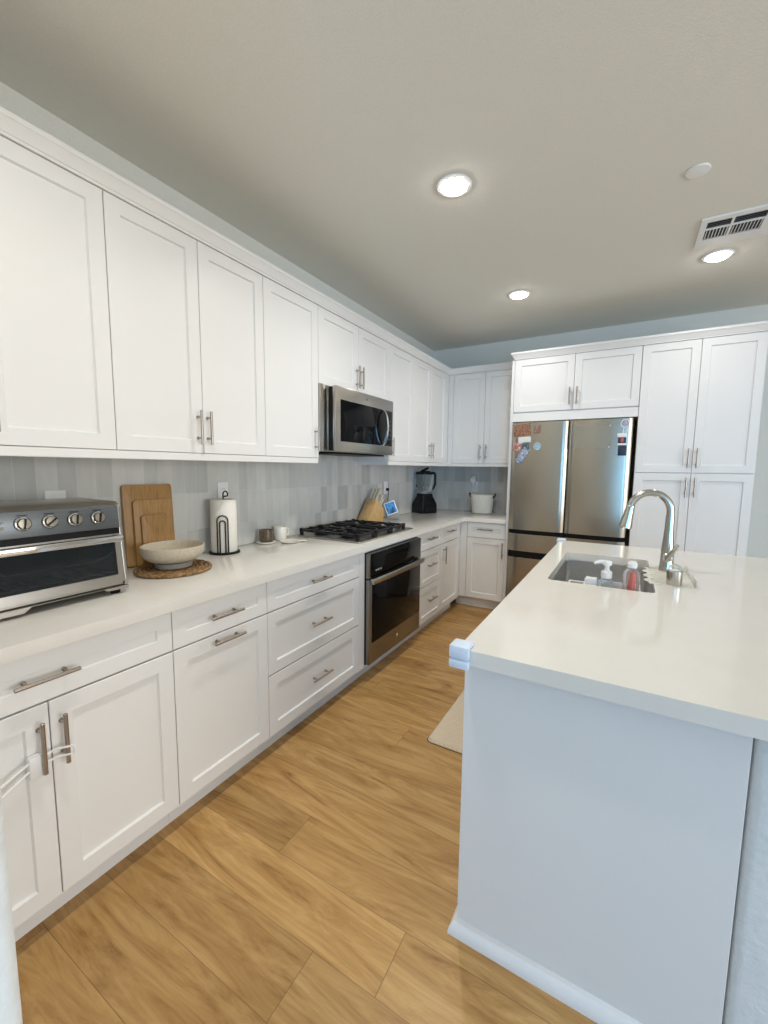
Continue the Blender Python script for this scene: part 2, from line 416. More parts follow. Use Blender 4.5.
c.door(3.418, 3.873, RZ0, RZ1, 3.62, .813, .18, False, 'drawer', .05)
c.door(3.418, 3.873, DZ0, DZ1, 3.462, .613, .16)
MB().box(.55, .592, 3.8735, 3.95, .107, TOP - .0005).build('corner_filler', 'paint', c.t, smooth=False)
# back run base
YB = D - XB
c = Cab('base_cabinet', (.8, 4.25, 0), 'white base cabinet beside the refrigerator, below the white basket', 'cabinet', 'y', YB)
c.body(.5925, 1.039, YB + .0205, D - .004, .107, TOP - .0005); c.toe(.537, 1.039, D - .535, D - .50, 0, .1065)
c.door(.662, 1.037, RZ0, RZ1, .848, .803, .155, False, 'drawer', .05)
c.door(.662, 1.037, DZ0, DZ1, 1.016, .615, .155)
MB().box(.593, .660, YB + .004, YB + .02, .107, TOP - .0005).build('corner_filler', 'paint', c.t, smooth=False)

# upper cabinets on the left wall
XU, UZ0, UZ1, UB = .318, 1.4426, 2.360, 1.4426
def upper_left(y0, y1, label, z0=UB):
    c = Cab('wall_cabinet', (.15, (y0 + y1) / 2, z0), label, 'cabinet', 'x', XU)
    c.body(.004, XU - .0205, y0 + .0005, y1 - .0005, z0, UZ1); return c
c = upper_left(.115, .871, 'white wall cabinet above the toaster oven, at the left edge of the photo')
c.door(.115, .493, UB, UZ1, .468, 1.557); c.door(.493, .871, UB, UZ1, .518, 1.557)
c = upper_left(.871, 1.628, 'white two-door wall cabinet above the cutting boards and bowl')
c.door(.871, 1.249, UB, UZ1, 1.220, 1.557); c.door(1.249, 1.628, UB, UZ1, 1.270, 1.557)
c = upper_left(1.628, 2.072, 'white single-door wall cabinet just left of the microwave')
c.door(1.628, 2.072, UB, UZ1, 2.035, 1.557)
c = upper_left(2.072, 2.960, 'short white two-door wall cabinet above the microwave', 1.902)
c.door(2.072, 2.516, 1.902, UZ1, 2.487, 2.012); c.door(2.516, 2.960, 1.902, UZ1, 2.538, 2.012)
c = upper_left(2.960, 3.395, 'white single-door wall cabinet just right of the microwave')
c.door(2.960, 3.395, UB, UZ1, 2.998, 1.557)
c = upper_left(3.395, 4.162, 'white two-door wall cabinet in the far left corner, above the blender')
c.door(3.395, 3.779, UB, UZ1, 3.750, 1.557); c.door(3.779, 4.162, UB, UZ1, 3.804, 1.557)
MB().box(.28, XU - .004, 4.1625, D - XU, UB, UZ1).build('corner_filler', 'paint', c.t, smooth=False)
YU = D - XU
c = Cab('wall_cabinet', (.68, 4.4, UB), 'white two-door wall cabinet on the back wall, left of the refrigerator', 'cabinet', 'y', YU)
c.body(.3185, 1.039, YU + .0205, D - .004, UB, UZ1)
c.door(.371, .7076, UB, UZ1, .676, 1.557); c.door(.7076, 1.038, UB, UZ1, .738, 1.557)
MB().box(.3145, .369, YU + .004, YU + .02, UB, UZ1).build('corner_filler', 'paint', c.t, smooth=False)

# light rails
def rail(name, label, path):
    tag(path.build(name, 'paint', smooth=False), label, 'trim')
rail('light_rail', 'white light rail under the near wall cabinets, left of the microwave', MB().box(XU - .022, XU - .002, .115, 2.069, 1.410, UB - .0005, .002, 1).box(.0095, XU - .023, 2.050, 2.069, 1.410, UB - .0005))
m = MB().box(XU - .022, XU - .002, 2.955, D - XU + .02, 1.410, UB - .0005, .002, 1).box(.0095, XU - .023, 2.955, 2.974, 1.410, UB - .0005)
m.box(XU - .001, 1.039, YU + .002, YU + .022, 1.410, UB - .0005, .002, 1)
rail('light_rail', 'white L-shaped light rail under the corner wall cabinets, right of the microwave', m)

# crown mouldings: the profile is swept along mitred paths
CROWN = [(.001, 2.3605), (.007, 2.3605), (.007, 2.369), (.011, 2.371), (.018, 2.386), (.030, 2.402), (.034, 2.404), (.034, 2.420), (-.03, 2.420), (-.03, 2.3605)]
def crown(path_fn, k): return MB().loops([[path_fn(n, i) + (z,) for n, z in CROWN] for i in range(k)])
m = crown(lambda n, i: [(XU + n, .115), (XU + n, YU - n), (1.0395, YU - n)][i], 3)
tag(m.build('crown_molding', 'paint', ang=25), 'white L-shaped crown moulding along the tops of the left and corner wall cabinets', 'molding')
PX0, PX1, PY = 1.041, 2.791, 3.93
m = crown(lambda n, i: [(PX0 + .027 - n, YU - .04), (PX0 + .027 - n, PY - n), (PX1 + .02 + n, PY - n), (PX1 + .02 + n, D - .004)][i], 4)
tag(m.build('crown_molding', 'paint', ang=25), 'white crown moulding over the refrigerator cabinet and pantry', 'molding')

# refrigerator enclosure and pantry
t = thing('refrigerator_end_panel', (1.054, 4.24, 0), 'tall white end panel on the left side of the refrigerator', 'panel')
MB().box(PX0, PX0 + .024, PY + .004, D - .004, 0, UZ1).build('panel', 'paint', t, smooth=False)
c = Cab('wall_cabinet', (1.55, 4.24, 1.815), 'short white two-door cabinet above the refrigerator', 'cabinet', 'y', PY)
c.body(1.0655, 2.0435, PY + .0205, D - .004, 1.815, UZ1)
c.door(1.0665, 1.562, 1.897, UZ1, 1.533, 2.010, .145); c.door(1.562, 2.0435, 1.897, UZ1, 1.590, 2.010, .145)
MB().box(1.0665, 2.0435, PY + .002, PY + .02, 1.815, 1.888).build('valance', 'paint', c.t, smooth=False)
c = Cab('pantry_cabinet', (2.42, 4.24, 0), 'tall white four-door pantry cabinet right of the refrigerator', 'cabinet', 'y', PY)
c.body(2.044, PX1, PY + .0205, D - .004, .107, UZ1); c.toe(2.044, PX1, PY + .075, PY + .11, 0, .1065)
for u0, u1, hu in ((2.045, 2.418, 2.390), (2.418, 2.790, 2.444)):
    c.door(u0, u1, 1.372, UZ1, hu, 1.483, .148); c.door(u0, u1, DZ0, 1.369, hu, 1.262, .148)

# ---------------------------------------------------------------- countertop, backsplash
CZ0, CZ1, XC = .873, .914, .635
m = MB(); m.prism([(.001, .115), (XC, .115), (XC, D - XC), (1.0395, D - XC), (1.0395, D - .001), (.001, D - .001)], 'z', CZ0, CZ1, .002)
tag(m.build('countertop', 'quartz', ang=30), 'white quartz L-shaped countertop on the base cabinets along the left and back walls', 'countertop')
t = MB().box(.0005, .009, .115, D - .0005, CZ1 + .0005, 1.4420).box(.0005, .009, 2.0725, 2.9595, 1.4425, 1.9015).build('tile_backsplash', 'tile_x', smooth=False)
tag(t, 'pale grey glazed vertical tile backsplash on the left wall behind the cooktop', 'backsplash')
t = MB().box(.0095, 1.0395, D - .009, D - .0005, CZ1 + .0005, 1.4420).build('tile_backsplash', 'tile_y', smooth=False)
tag(t, 'pale grey glazed tile backsplash on the back wall behind the white basket', 'backsplash')

# ---------------------------------------------------------------- built-in oven
t = thing('wall_oven', (.35, 2.53, .126), 'stainless and black glass oven built in under the cooktop', 'oven')
MB().box(.05, .618, OY0, OY1, .126, .855).build('body', 'black', t, smooth=False)
MB().box(.619, .642, OY0, OY1, .692, .852, .003).build('control_panel', 'ovensteel', t)
cp = MB().box(.640, .647, OY0 + .018, OY1 - .003, .696, .849, .002).build('control_glass', 'blackglass', t)
dm = MB()
for k in range(5): dm.box(.6465, .6475, OY0 + .075 + k * .016, OY0 + .081 + k * .016, .730 + (k % 2) * .003, .742, 0)
dm.build('display_digit', 'white', cp, smooth=False)
d = MB().box(.619, .646, OY0, OY1, .130, .686, .004).build('door', 'ovensteel', t)
MB().box(.644, .649, OY0 + .032, OY1 - .012, .268, .672, .002).build('window', 'blackglass', d)
MB().lathe([(.0, -.001), (.0135, -.001), (.0135, .0015), (.011, .003), (0, .003)], (.6455, 2.53, .205), 24, (1, 0, 0)).build('round_badge', 'chrome', d)
n = 12; rings = []
for i in range(n + 1):
    y = OY0 + .003 + (OY1 - OY0 - .006) * i / n; b = .676 + .007 * math.sin(PI * i / n)
    rings.append([(b - .012, y, .662), (b, y, .662), (b + .003, y, .668), (b + .003, y, .692), (b, y, .698), (b - .012, y, .698)])
m = MB().loops(rings)
for y in (OY0 + .012, OY1 - .037): m.box(.6465, .677, y, y + .025, .666, .694, .003)
m.build('handle', 'steelh', d)

# ---------------------------------------------------------------- microwave
MY0, MY1, MZ0, MZ1 = 2.148, 2.894, 1.487, 1.898
t = thing('microwave', (.2, 2.51, MZ0), 'stainless over-the-range microwave with black glass front, above the cooktop', 'microwave')
MB().box(.0095, .334, MY0, MY1, MZ0, 1.900, .002).build('body', 'steelh', t)
MB().box(.3345, .3645, MY0 + .003, MY1 - .003, MZ0 + .006, MZ1 - .006).build('door_gap', 'black', t, smooth=False)
for y0, y1, nm in ((2.0735, MY0 - .001, 'filler_panel'), (MY1 + .001, 2.9585, 'filler_panel')):
    MB().box(.30, .330, y0, y1, MZ0, 1.900, .0015).box(.330, .3335, y0 + .012, y0 + .026, MZ0, 1.900).build(nm, 'steelh', t)
d = MB().box(.365, .392, MY0 + .004, MY1, MZ0, MZ1, .004).build('door', 'steelh', t)
MB().box(.390, .3945, MY0 + .052, MY1 - .018, 1.553, 1.818, .002).build('window', 'blackglass', d)
MB().box(.3935, .3955, 2.785, MY1 - .026, 1.565, 1.806, .001).build('control_panel', 'gloss_black', d)
pts = [(.394 + .042 * math.sin(PI * k / 14) ** .6, 2.735 + .012 * 0, 1.552 + (1.822 - 1.552) * k / 14) for k in range(15)]
MB().loops([[(x - .007, y - .013, z), (x + .004, y - .012, z), (x + .006, y, z), (x + .004, y + .012, z), (x - .007, y + .013, z)] for x, y, z in pts]).build('handle', 'chrome', d)
for k in range(5):
    z0 = 1.60 + k * .035
    for y in (2.805, 2.835): MB().box(.3952, .3962, y, y + .010, z0, z0 + .008).build('button', 'steel', d, smooth=False)
MB().lathe([(0, 0), (.008, 0), (.008, .0015), (0, .0015)], (.3918, 2.51, 1.858), 20, (1, 0, 0)).build('round_badge', 'darksteel', d)
m = MB().box(.06, .33, MY0 + .03, MY1 - .03, MZ0 - .012, MZ0 - .0005, .003)
m.build('vent_grille', 'black', t)

# ---------------------------------------------------------------- cooktop
t = thing('gas_cooktop', (.33, 2.515, CZ1), 'stainless gas cooktop with black cast-iron grates set in the countertop', 'cooktop')
KX0, KX1, KY0, KY1 = .065, .585, 2.135, 2.895
MB().prism(rrect(KX0, KX1, KY0, KY1, .015), 'z', CZ1 + .0003, CZ1 + .011, .002).build('tray', 'steelh', t)
ZT = CZ1 + .011
for (bx, by, r) in ((.19, 2.252, .036), (.43, 2.252, .045), (.31, 2.469, .055), (.19, 2.686, .045), (.43, 2.686, .036)):
    b = MB().lathe([(r + .012, 0), (r + .012, .004), (r, .008), (r, .014), (r - .006, .016), (0, .016)], (bx, by, ZT), 24).build('burner', 'black', t)
    MB().lathe([(r - .004, .016), (r - .004, .022), (r - .010, .025), (0, .025)], (bx, by, ZT), 24).build('burner_cap', 'iron', b)
GZ0, GZ1 = ZT + .026, ZT + .042
def bar(m, x0, x1, y0, y1): m.box(x0, x1, y0, y1, GZ0, GZ1, .002, 1)
for g, (y0, y1) in enumerate(((2.146, 2.358), (2.363, 2.575), (2.580, 2.792))):
    m = MB(); x0, x1 = .085, .565
    for y in (y0, y1 - .014): bar(m, x0, x1, y, y + .014)
    for x in (x0, x1 - .014): bar(m, x, x + .014, y0, y1)
    if g != 1: bar(m, .32, .334, y0, y1)
    yc = (y0 + y1) / 2
    for cx in ((.19, .43) if g != 1 else (.31,)):
        for s in (-1, 1):
            m.box(cx - .006, cx + .006, yc + s * .03 if s > 0 else y0, y1 if s > 0 else yc - .03, GZ0 + .002, GZ1 + .004, .002, 1)
            xe = cx + s * (.105 if g != 1 else .19)
            m.box(min(cx + s * .03, xe), max(cx + s * .03, xe), yc - .006, yc + .006, GZ0 + .002, GZ1 + .004, .002, 1)
    for x in (x0, x1 - .022):
        for y in (y0, y1 - .022): m.box(x, x + .022, y, y + .022, ZT, GZ1 + .006, .004)
    m.build('grate', 'iron', t)
for k in range(5):
    x = .130 + k * .087
    kn = MB().lathe([(.021, 0), (.021, .006), (.017, .008), (.016, .026), (.014, .028), (0, .028)], (x, 2.845, ZT), 20).build('knob', 'black', t)
    MB().lathe([(.0145, .0283), (.0145, .030), (0, .0305)], (x, 2.845, ZT), 20).build('knob_cap', 'steel', kn)

# ---------------------------------------------------------------- refrigerator
FX0, FX1, FY = 1.074, 2.014, 3.895
t = thing('refrigerator', (1.54, 4.2, 0), 'stainless four-door french-door refrigerator with magnets on it', 'refrigerator')
MB().box(FX0 + .006, FX1 - .006, FY + .062, D - .03, .03, 1.790, .004).build('body', 'black', t)
for x in (FX0 + .06, FX1 - .10):
    for y in (FY + .12, D - .12): MB().lathe([(.018, 0), (.022, .004), (.022, .0305), (0, .0305)], (x, y, 0), 16).build('foot', 'black', t)
def fdoor(x0, x1, z0, z1, name, bulge=.014):
    # softly bowed stainless front with rounded vertical edges
    n = 20; prof = []
    for i in range(n + 1):
        s = i / n; x = x0 + (x1 - x0) * s; e = 2 * s - 1
        y = FY - bulge * (1 - e * e) - 0 + .016 * max(0, (abs(e) - .9) / .1) ** 2
        prof.append((x, y))
    poly = prof + [(x1, FY + .06), (x0, FY + .06)]
    m = MB(); r0, r1 = z0, z1
    m.loops([[(x, y, r0) for x, y in poly], [(x, y, r1) for x, y in poly]])
    return m.build(name, 'steel', t)
dl = fdoor(FX0, 1.541, .838, 1.802, 'door'); dr = fdoor(1.549, FX1, .838, 1.802, 'door')
for o, x0, x1 in ((dl, FX0 + .004, 1.537), (dr, 1.553, FX1 - .004)): MB().box(x0, x1, FY + .008, FY + .058, .804, .837).build('recessed_grip', 'black', o, smooth=False)
w = fdoor(FX0, FX1, .640, .800, 'drawer', .010)
MB().box(FX0 + .004, FX1 - .004, FY + .008, FY + .058, .582, .639).build('recessed_grip', 'black', w, smooth=False)
fdoor(FX0, FX1, .055, .580, 'drawer', .010)
# things held to the refrigerator doors
def door_y(x):
    x0, x1 = (FX0, 1.541) if x < 1.545 else (1.549, FX1); e = 2 * (x - x0) / (x1 - x0) - 1
    return FY - .014 * (1 - e * e) + .016 * max(0, (abs(e) - .9) / .1) ** 2
def flat(name, cx, cz, w, h, mat, label, cat, rot=0, th=.003, group=None):
    y = min(door_y(cx - w / 2), door_y(cx), door_y(cx + w / 2)) - .0004
    slope = math.atan2(door_y(cx + w / 2) - door_y(cx - w / 2), w)
    m = MB().box(-w / 2, w / 2, -th, 0, -h / 2, h / 2, .0008, 1)
    m.bm.transform(Matrix.Translation((cx, (door_y(cx - w / 2) + door_y(cx + w / 2)) / 2 - .0006 - .0012, cz)) @ Matrix.Rotation(slope, 4, 'Z') @ Matrix.Rotation(math.radians(rot), 4, 'Y'))
    return tag(m.build(name, mat), label, cat, group)
GM = 'photos and magnets on the left refrigerator door'
flat('photo_print', 1.160, 1.735, .150, .105, picture('family_photo_print', [(.06, .025, .015), (.42, .22, .12), (.16, .06, .05), (.50, .38, .28)], 38, seed=1), 'large brown photo at the top left of the refrigerator door', 'photo', -6, group=GM)
flat('photo_print', 1.290, 1.735, .060, .066, picture('small_photo_print', [(.35, .25, .18), (.20, .10, .08), (.45, .34, .26)], 60, seed=2), 'small brown square photo right of the large one on the refrigerator door', 'photo', 2, group=GM)
flat('paper_card', 1.188, 1.650, .110, .050, picture('white_card', [(.75, .74, .72), (.78, .77, .75), (.35, .38, .42)], 30, seed=3), 'white paper card below the large brown photo', 'card', -3, group=GM)
flat('photo_magnet', 1.122, 1.590, .066, .078, picture('red_white_magnet', [(.70, .68, .66), (.38, .07, .06), (.70, .64, .60)], 45, seed=4), 'red and white magnet at the left edge of the refrigerator door', 'magnet', 2, group=GM)
flat('photo_magnet', 1.197, 1.588, .062, .062, picture('blue_grey_magnet', [(.24, .33, .40), (.02, .03, .05), (.40, .48, .54)], 50, seed=5), 'blue grey square magnet with dark figures', 'magnet', -2, group=GM)
m = MB().box(-.030, .030, -.004, 0, -.075, .075, .004, 2); m.bm.transform(Matrix.Translation((1.176, door_y(1.176) - .0020, 1.512)) @ Matrix.Rotation(math.radians(32), 4, 'Y'))
tag(m.build('magnet_strip', picture('strip_print', [(.05, .08, .15), (.60, .62, .70), (.10, .16, .30), (.70, .70, .72)], 50, seed=6)), 'slanted navy and white figure-shaped magnet, lowest on the left door', 'magnet', GM)
for (x, z, r, mt, lb) in ((1.298, 1.588, .034, 'disc_blue', 'round pale blue magnet apart from the others on the left door'), (1.152, 1.632, .019, 'disc_white', 'small white round clip magnet between the card and red magnet')):
    m = MB().lathe([(0, 0), (r, 0), (r, .004), (r - .003, .007), (0, .007)], (x, door_y(x) - .0006, z), 24, (0, -1, 0))
    tag(m.build('round_magnet', picture(mt, [(.60, .70, .74), (.22, .38, .48), (.70, .76, .78)] if mt == 'disc_blue' else [(.72, .70, .70), (.78, .77, .76)], 40, seed=8)), lb, 'magnet', GM)
t2 = thing('keychain_magnet', (1.945, door_y(1.945) - .003, 1.52), 'black and red keychain hanging from a white ring, top right of the right door', 'keychain')
yk = door_y(1.95) - .007
m = MB().tube([(1.958 + .028 * math.cos(a), yk, 1.758 + .030 * math.sin(a)) for a in [2 * PI * k / 24 for k in range(24)]], .0035, 8, cyclic=True); m.build('ring', 'white', t2)
MB().lathe([(0, 0), (.016, 0), (.016, .008), (0, .010)], (1.961, yk + .004, 1.762), 16, (0, -1, 0)).build('magnet_disc', picture('purple_disc', [(.35, .25, .40), (.65, .6, .7)], 60), t2)
MB().tube([(1.954, yk, 1.729), (1.950, yk, 1.71), (1.948, yk, 1.683)], .0035, 6).build('cord', 'white', t2)
MB().box(1.910, 1.976, yk - .004, yk + .003, 1.650, 1.683, .003).build('clip', 'white', t2)
MB().box(1.917, 1.974, yk - .003, yk + .003, 1.604, 1.650, .003).build('upper_tag', 'navy', t2)
MB().box(1.935, 1.956, yk - .0045, yk + .002, 1.610, 1.646, .002).build('red_patch', 'pink', t2)
MB().box(1.914, 1.975, yk - .004, yk + .002, 1.587, 1.603, .002).build('white_band', 'white', t2)
MB().box(1.921, 1.980, yk - .003, yk + .003, 1.505, 1.586, .003).build('lower_tag', 'navy', t2)
t2 = thing('clear_sheet', (1.715, door_y(1.715), 1.56), 'clear acrylic sheet stuck flat on the right refrigerator door', 'sheet')
n = 8; xs = [1.562 + (1.868 - 1.562) * i / n for i in range(n + 1)]
MB().loops([[(x, door_y(x) - .0015, 1.563), (x, door_y(x) - .0015, 1.760), (x, door_y(x) - .0045, 1.760), (x, door_y(x) - .0045, 1.563)] for x in xs]).build('sheet', 'sheet', t2)
for x in (1.855,):
    for z in (1.575, 1.748): MB().lathe([(0, 0), (.005, 0), (.004, .003), (0, .003)], (x, door_y(x) - .0045, z), 12, (0, -1, 0)).build('corner_dot', 'white', t2)

# ---------------------------------------------------------------- island
IX0, IY0, IX1, IY1 = 1.633, 1.016, 2.95, 3.0
PYI = 1.083
t = thing('kitchen_island', (2.1, 2.0, 0), 'white kitchen island with a pale end panel in the right foreground', 'island')
MB().box(IX0, 2.252, PYI, PYI + .018, .0005, CZ0 - .001, .001, 1).build('end_panel', 'paint', t)
MB().box(IX0 + .012, 2.232, PYI + .0185, 1.70, .107, CZ0 - .001).box(IX0 + .012, 1.70, 1.70, 2.90, .107, CZ0 - .001).box(2.16, 2.232, 1.70, 2.90, .107, CZ0 - .001).box(1.70, 2.16, 2.62, 2.90, .107, CZ0 - .001).box(1.70, 2.16, 1.70, 2.62, .107, .60).build('body', 'paint', t, smooth=False)
MB().box(IX0 + .0, 2.232, 2.9005, 2.918, .0005, CZ0 - .001).build('end_panel', 'paint', t)
MB().box(IX0 + .075, IX0 + .10, PYI + .0185, 2.90, 0, .1065).build('toe_kick', 'paint', t, smooth=False)
for i, (y0, y1, d) in enumerate(((1.103, 1.72, 'd'), (1.72, 2.17, 'd'), (2.17, 2.62, 'd'), (2.62, 2.90, 'd'))):
    m = MB(); f = lambda u, nn, z: (IX0 + .011 - .02 - nn * 1.0 + .02, u, z)
    def ring(i_, nn): return [(IX0 + .0115 - .02 - nn + .008, u, z) for u, z in ((y0 + G + i_, DZ0 + i_), (y1 - G - i_, DZ0 + i_), (y1 - G - i_, .868 - i_), (y0 + G + i_, .868 - i_))]
    m.loops([ring(0, -.012), ring(0, -.0015), ring(.0015, 0), ring(.055, 0), ring(.059, -.007)]); m.build('door', 'paint', t, ang=20)
# base moulding: rounded shoe profile around the end panel
SH = [(.0005, 0), (.021, 0), (.021, .010), (.018, .022), (.012, .034), (.006, .043), (.0005, .046)]
m = MB().loops([[p(n, z) for n, z in SH] for p in (lambda n, z: (IX0 - n, PYI + .075, z), lambda n, z: (IX0 - n, PYI - n, z), lambda n, z: (2.252, PYI - n, z))]); m.build('base_molding', 'trim', t, ang=40)
m = MB(); m.prism(rrect(2.258, 2.42, PYI + .008, 2.93, .022, 6), 'z', 0, CZ0 - .001); m.build('half_wall', 'drywall', t)
# island top with the sink cut-out
SX0, SX1, SY0, SY1 = 1.722, 2.118, 1.883, 2.580
inner = rrect(SX0, SX1, SY0, SY1, .022, 5)
b = bmesh.new(); zs = (CZ0, CZ1)
outer = [(IX1, IY1), (IX0, IY1), (IX0, IY0), (IX1, IY0)]
vo = [[b.verts.new((x, y, z)) for x, y in outer] for z in zs]; vi = [[b.verts.new((x, y, z)) for x, y in inner] for z in zs]
for k in range(2):
    for q in range(4):
        arc = [vi[k][q * 6 + j] for j in range(6)]; nxt = vi[k][(q * 6 + 6) % 24]
        for j in range(5): b.faces.new((vo[k][q], arc[j], arc[j + 1]))
        b.faces.new((vo[k][q], arc[5], nxt, vo[k][(q + 1) % 4]))
for q in range(4): b.faces.new((vo[0][q], vo[0][(q + 1) % 4], vo[1][(q + 1) % 4], vo[1][q]))
for q in range(24): b.faces.new((vi[0][q], vi[0][(q + 1) % 24], vi[1][(q + 1) % 24], vi[1][q]))
m = MB(); m.merge(b); tag(m.build('island_countertop', 'quartz', ang=30), 'white quartz slab on top of the island, with the sink cut-out', 'countertop')
# sink basin
e = .006; SZ = .645
top = rrect(SX0 - e, SX1 + e, SY0 - e, SY1 + e, .026, 5); bot = rrect(SX0 + .006, SX1 - .006, SY0 + .006, SY1 - .006, .04, 5); bt2 = rrect(SX0 + .03, SX1 - .03, SY0 + .03, SY1 - .03, .03, 5)
ot = rrect(SX0 - e - .012, SX1 + e + .012, SY0 - e - .012, SY1 + e + .012, .03, 5); ob = rrect(SX0 - .002, SX1 + .002, SY0 - .002, SY1 + .002, .04, 5)
t = thing('kitchen_sink', (1.927, 2.23, SZ - .008), 'undermount stainless sink in the island top', 'sink')
MB().loops([[(x, y, SZ - .008) for x, y in ob], [(x, y, CZ0 - .006) for x, y in ob], [(x, y, CZ0 - .006) for x, y in ot], [(x, y, CZ0 - .0006) for x, y in ot], [(x, y, CZ0 - .0006) for x, y in top],
            [(x, y, SZ + .03) for x, y in bot], [(x, y, SZ) for x, y in bt2]]).build('basin', 'sink', t)
MB().lathe([(.055, 0), (.055, .003), (.042, .004), (.038, .001), (0, .001)], (1.927, 2.23, SZ + .0002), 28).build('drain', 'chrome', t)

# ---------------------------------------------------------------- faucet and sink things
FXC, FYC = 2.181, 2.335
t = thing('kitchen_faucet', (FXC, FYC, CZ1), 'brushed nickel gooseneck faucet standing behind the island sink', 'faucet')
m = MB().lathe([(.030, 0), (.031, .006), (.029, .012), (.027, .06), (.026, .10), (.0225, .14), (.019, .20), (.0175, .26)], (FXC, FYC, CZ1 + .0034), 28); m.build('column', 'faucet', t)
R = .082; zc = 1.196; pts = [(FXC, FYC, CZ1 + .255)] + [(FXC - R + R * math.cos(a), FYC, zc + R * math.sin(a) * 1.06) for a in [math.radians(180 * k / 22) for k in range(0, 21)]]
px, py, pz = pts[-1]; m = MB().tube(pts, .0165, 16); m.build('spout', 'faucet', t)
dx = Vector((-.17, 0, -1)).normalized(); p0 = Vector((px, py, pz)) + dx * .001
m = MB().lathe([(.0165, 0), (.0190, .006), (.0190, .012), (.0220, .05), (.0285, .095), (.0300, .110), (.027, .114), (0, .114)], p0, 24, dx); m.build('spray_head', 'faucet', t)
MB().box(p0.x - .034, p0.x - .022, FYC - .006, FYC + .006, p0.z - .085, p0.z - .055, .003).build('spray_button', 'black', t)
MB().lathe([(.0, -.002), (.021, 0), (.021, .016), (.017, .020), (0, .021)], (FXC, FYC - .022, .988), 24, (0, -1, 0)).build('lever_hub', 'chrome', t)
m = MB().tube([(2.174, FYC - .046, .972), (2.180, FYC - .052, .985), (2.191, FYC - .060, 1.010), (2.204, FYC - .066, 1.035), (2.214, FYC - .068, 1.055)], [.007, .010, .010, .009, .006], 12); m.build('lever', 'faucet', t)
t = thing('soap_dispenser', (2.190, 2.065, CZ1 + .003), 'short brushed steel dispenser with a clear cap in front of the faucet', 'dispenser')
MB().lathe([(.027, 0), (.028, .004), (.028, .058), (.026, .060), (0, .060)], (2.190, 2.065, CZ1 + .0034), 28).build('collar', 'faucet', t)
MB().lathe([(.024, .0), (.024, .010), (.018, .020), (.008, .025), (0, .026)], (2.190, 2.065, CZ1 + .064), 24).build('clear_cap', 'clear', t)
# silicone splash tray behind the sink
t = thing('splash_tray', (2.165, 2.2, CZ1), 'pale translucent silicone splash tray between sink and faucet', 'tray')
m = MB(); edge = []
for k in range(15):
    y = 2.040 + .33 * k / 14; edge.append((2.090 + (.012 if k % 4 < 2 else -.004), y))
m.prism(edge + [(2.262, 2.37), (2.262, 2.040)], 'z', CZ1 + .0003, CZ1 + .003); m.build('mat', 'grout', t, smooth=False)
m = MB(); m.box(2.2585, 2.2625, 2.040, 2.37, CZ1 + .003, CZ1 + .032, .001); m.box(2.11, 2.258, 2.3655, 2.37, CZ1 + .003, CZ1 + .020, .001).build('raised_lip', 'sheet', t)
m = MB()
for k in range(6): m.box(2.112, 2.155, 2.08 + k * .045, 2.086 + k * .045, CZ1 + .003, CZ1 + .006, .001)
m.build('drain_rib', 'grout', t)
# caddy hooked inside the near sink wall
t = thing('sink_caddy', (1.95, 1.93, .79), 'white sink caddy hung inside the near edge of the sink', 'caddy')
m = MB(); m.box(1.862, 2.070, 1.8905, 1.896, .80, .905, .002); m.box(1.862, 2.070, 1.972, 1.977, .80, .918, .002); m.box(1.862, 1.867, 1.8965, 1.9715, .80, .905); m.box(2.065, 2.070, 1.8965, 1.9715, .80, .905); m.box(1.862, 2.070, 1.8905, 1.977, .795, .80)
m.build('tub', 'white', t)
m = MB().tube([(1.8625, 1.968, .900), (1.812, 1.968, .900), (1.804, 1.962, .900), (1.804, 1.922, .900), (1.812, 1.916, .900), (1.8625, 1.916, .900)], .0045, 8); m.build('towel_bar', 'white', t)
MB().box(1.8675, 1.912, 1.930, 1.9715, .8005, .930, .005).build('divider', 'white', t)
t = thing('soap_bottle', (1.946, 1.934, .8205), 'clear foaming soap bottle with a white pump in the sink caddy', 'bottle')
SB = Vector((1.946, 1.934, .8205))
MB().box(1.918, 1.974, 1.905, 1.962, .8005, .820, .002).build('soap_riser', 'white', bpy.data.objects['sink_caddy'])
MB().lathe([(.026, 0), (.029, .005), (.030, .085), (.026, .105), (.018, .116), (.018, .120)], SB, 28).build('bottle_body', 'clear', t)
MB().lathe([(.0245, .004), (.0265, .008), (.0265, .055), (0, .055)], SB, 24).build('liquid', plain('milky_soap', (.75, .78, .78), .3, trans=.3), t)
pm = MB().lathe([(.020, .1205), (.021, .126), (.021, .146), (.012, .152), (.009, .158), (.009, .172), (.017, .174), (.018, .188), (.015, .192), (0, .193)], SB, 24)
pm.tube([SB + Vector((-.004, 0, .184)), SB + Vector((-.022, -.004, .187)), SB + Vector((-.042, -.008, .182)), SB + Vector((-.046, -.009, .176))], [.009, .008, .006, .005], 10); pm.build('pump', 'white', t)
t = thing('dish_brush_bottle', (2.035, 1.937, .8005), 'clear bottle with a red handle inside and white cap, right of the soap pump', 'bottle')
SB = Vector((2.035, 1.937, .8005))
MB().lathe([(.026, 0), (.029, .004), (.030, .165), (.024, .180), (.015, .190), (.015, .194)], SB, 24).build('bottle_body', 'clear', t)
MB().tube([SB + Vector((-.005, -.004, .012)), SB + Vector((-.002, -.004, .06)), SB + Vector((.001, -.004, .12)), SB + Vector((.004, -.003, .176))], [.012, .014, .014, .009], 12).build('red_handle', 'red', t)
MB().lathe([(.017, .1945), (.018, .198), (.018, .212), (.012, .220), (0, .221)], SB, 20).build('cap', 'white', t)

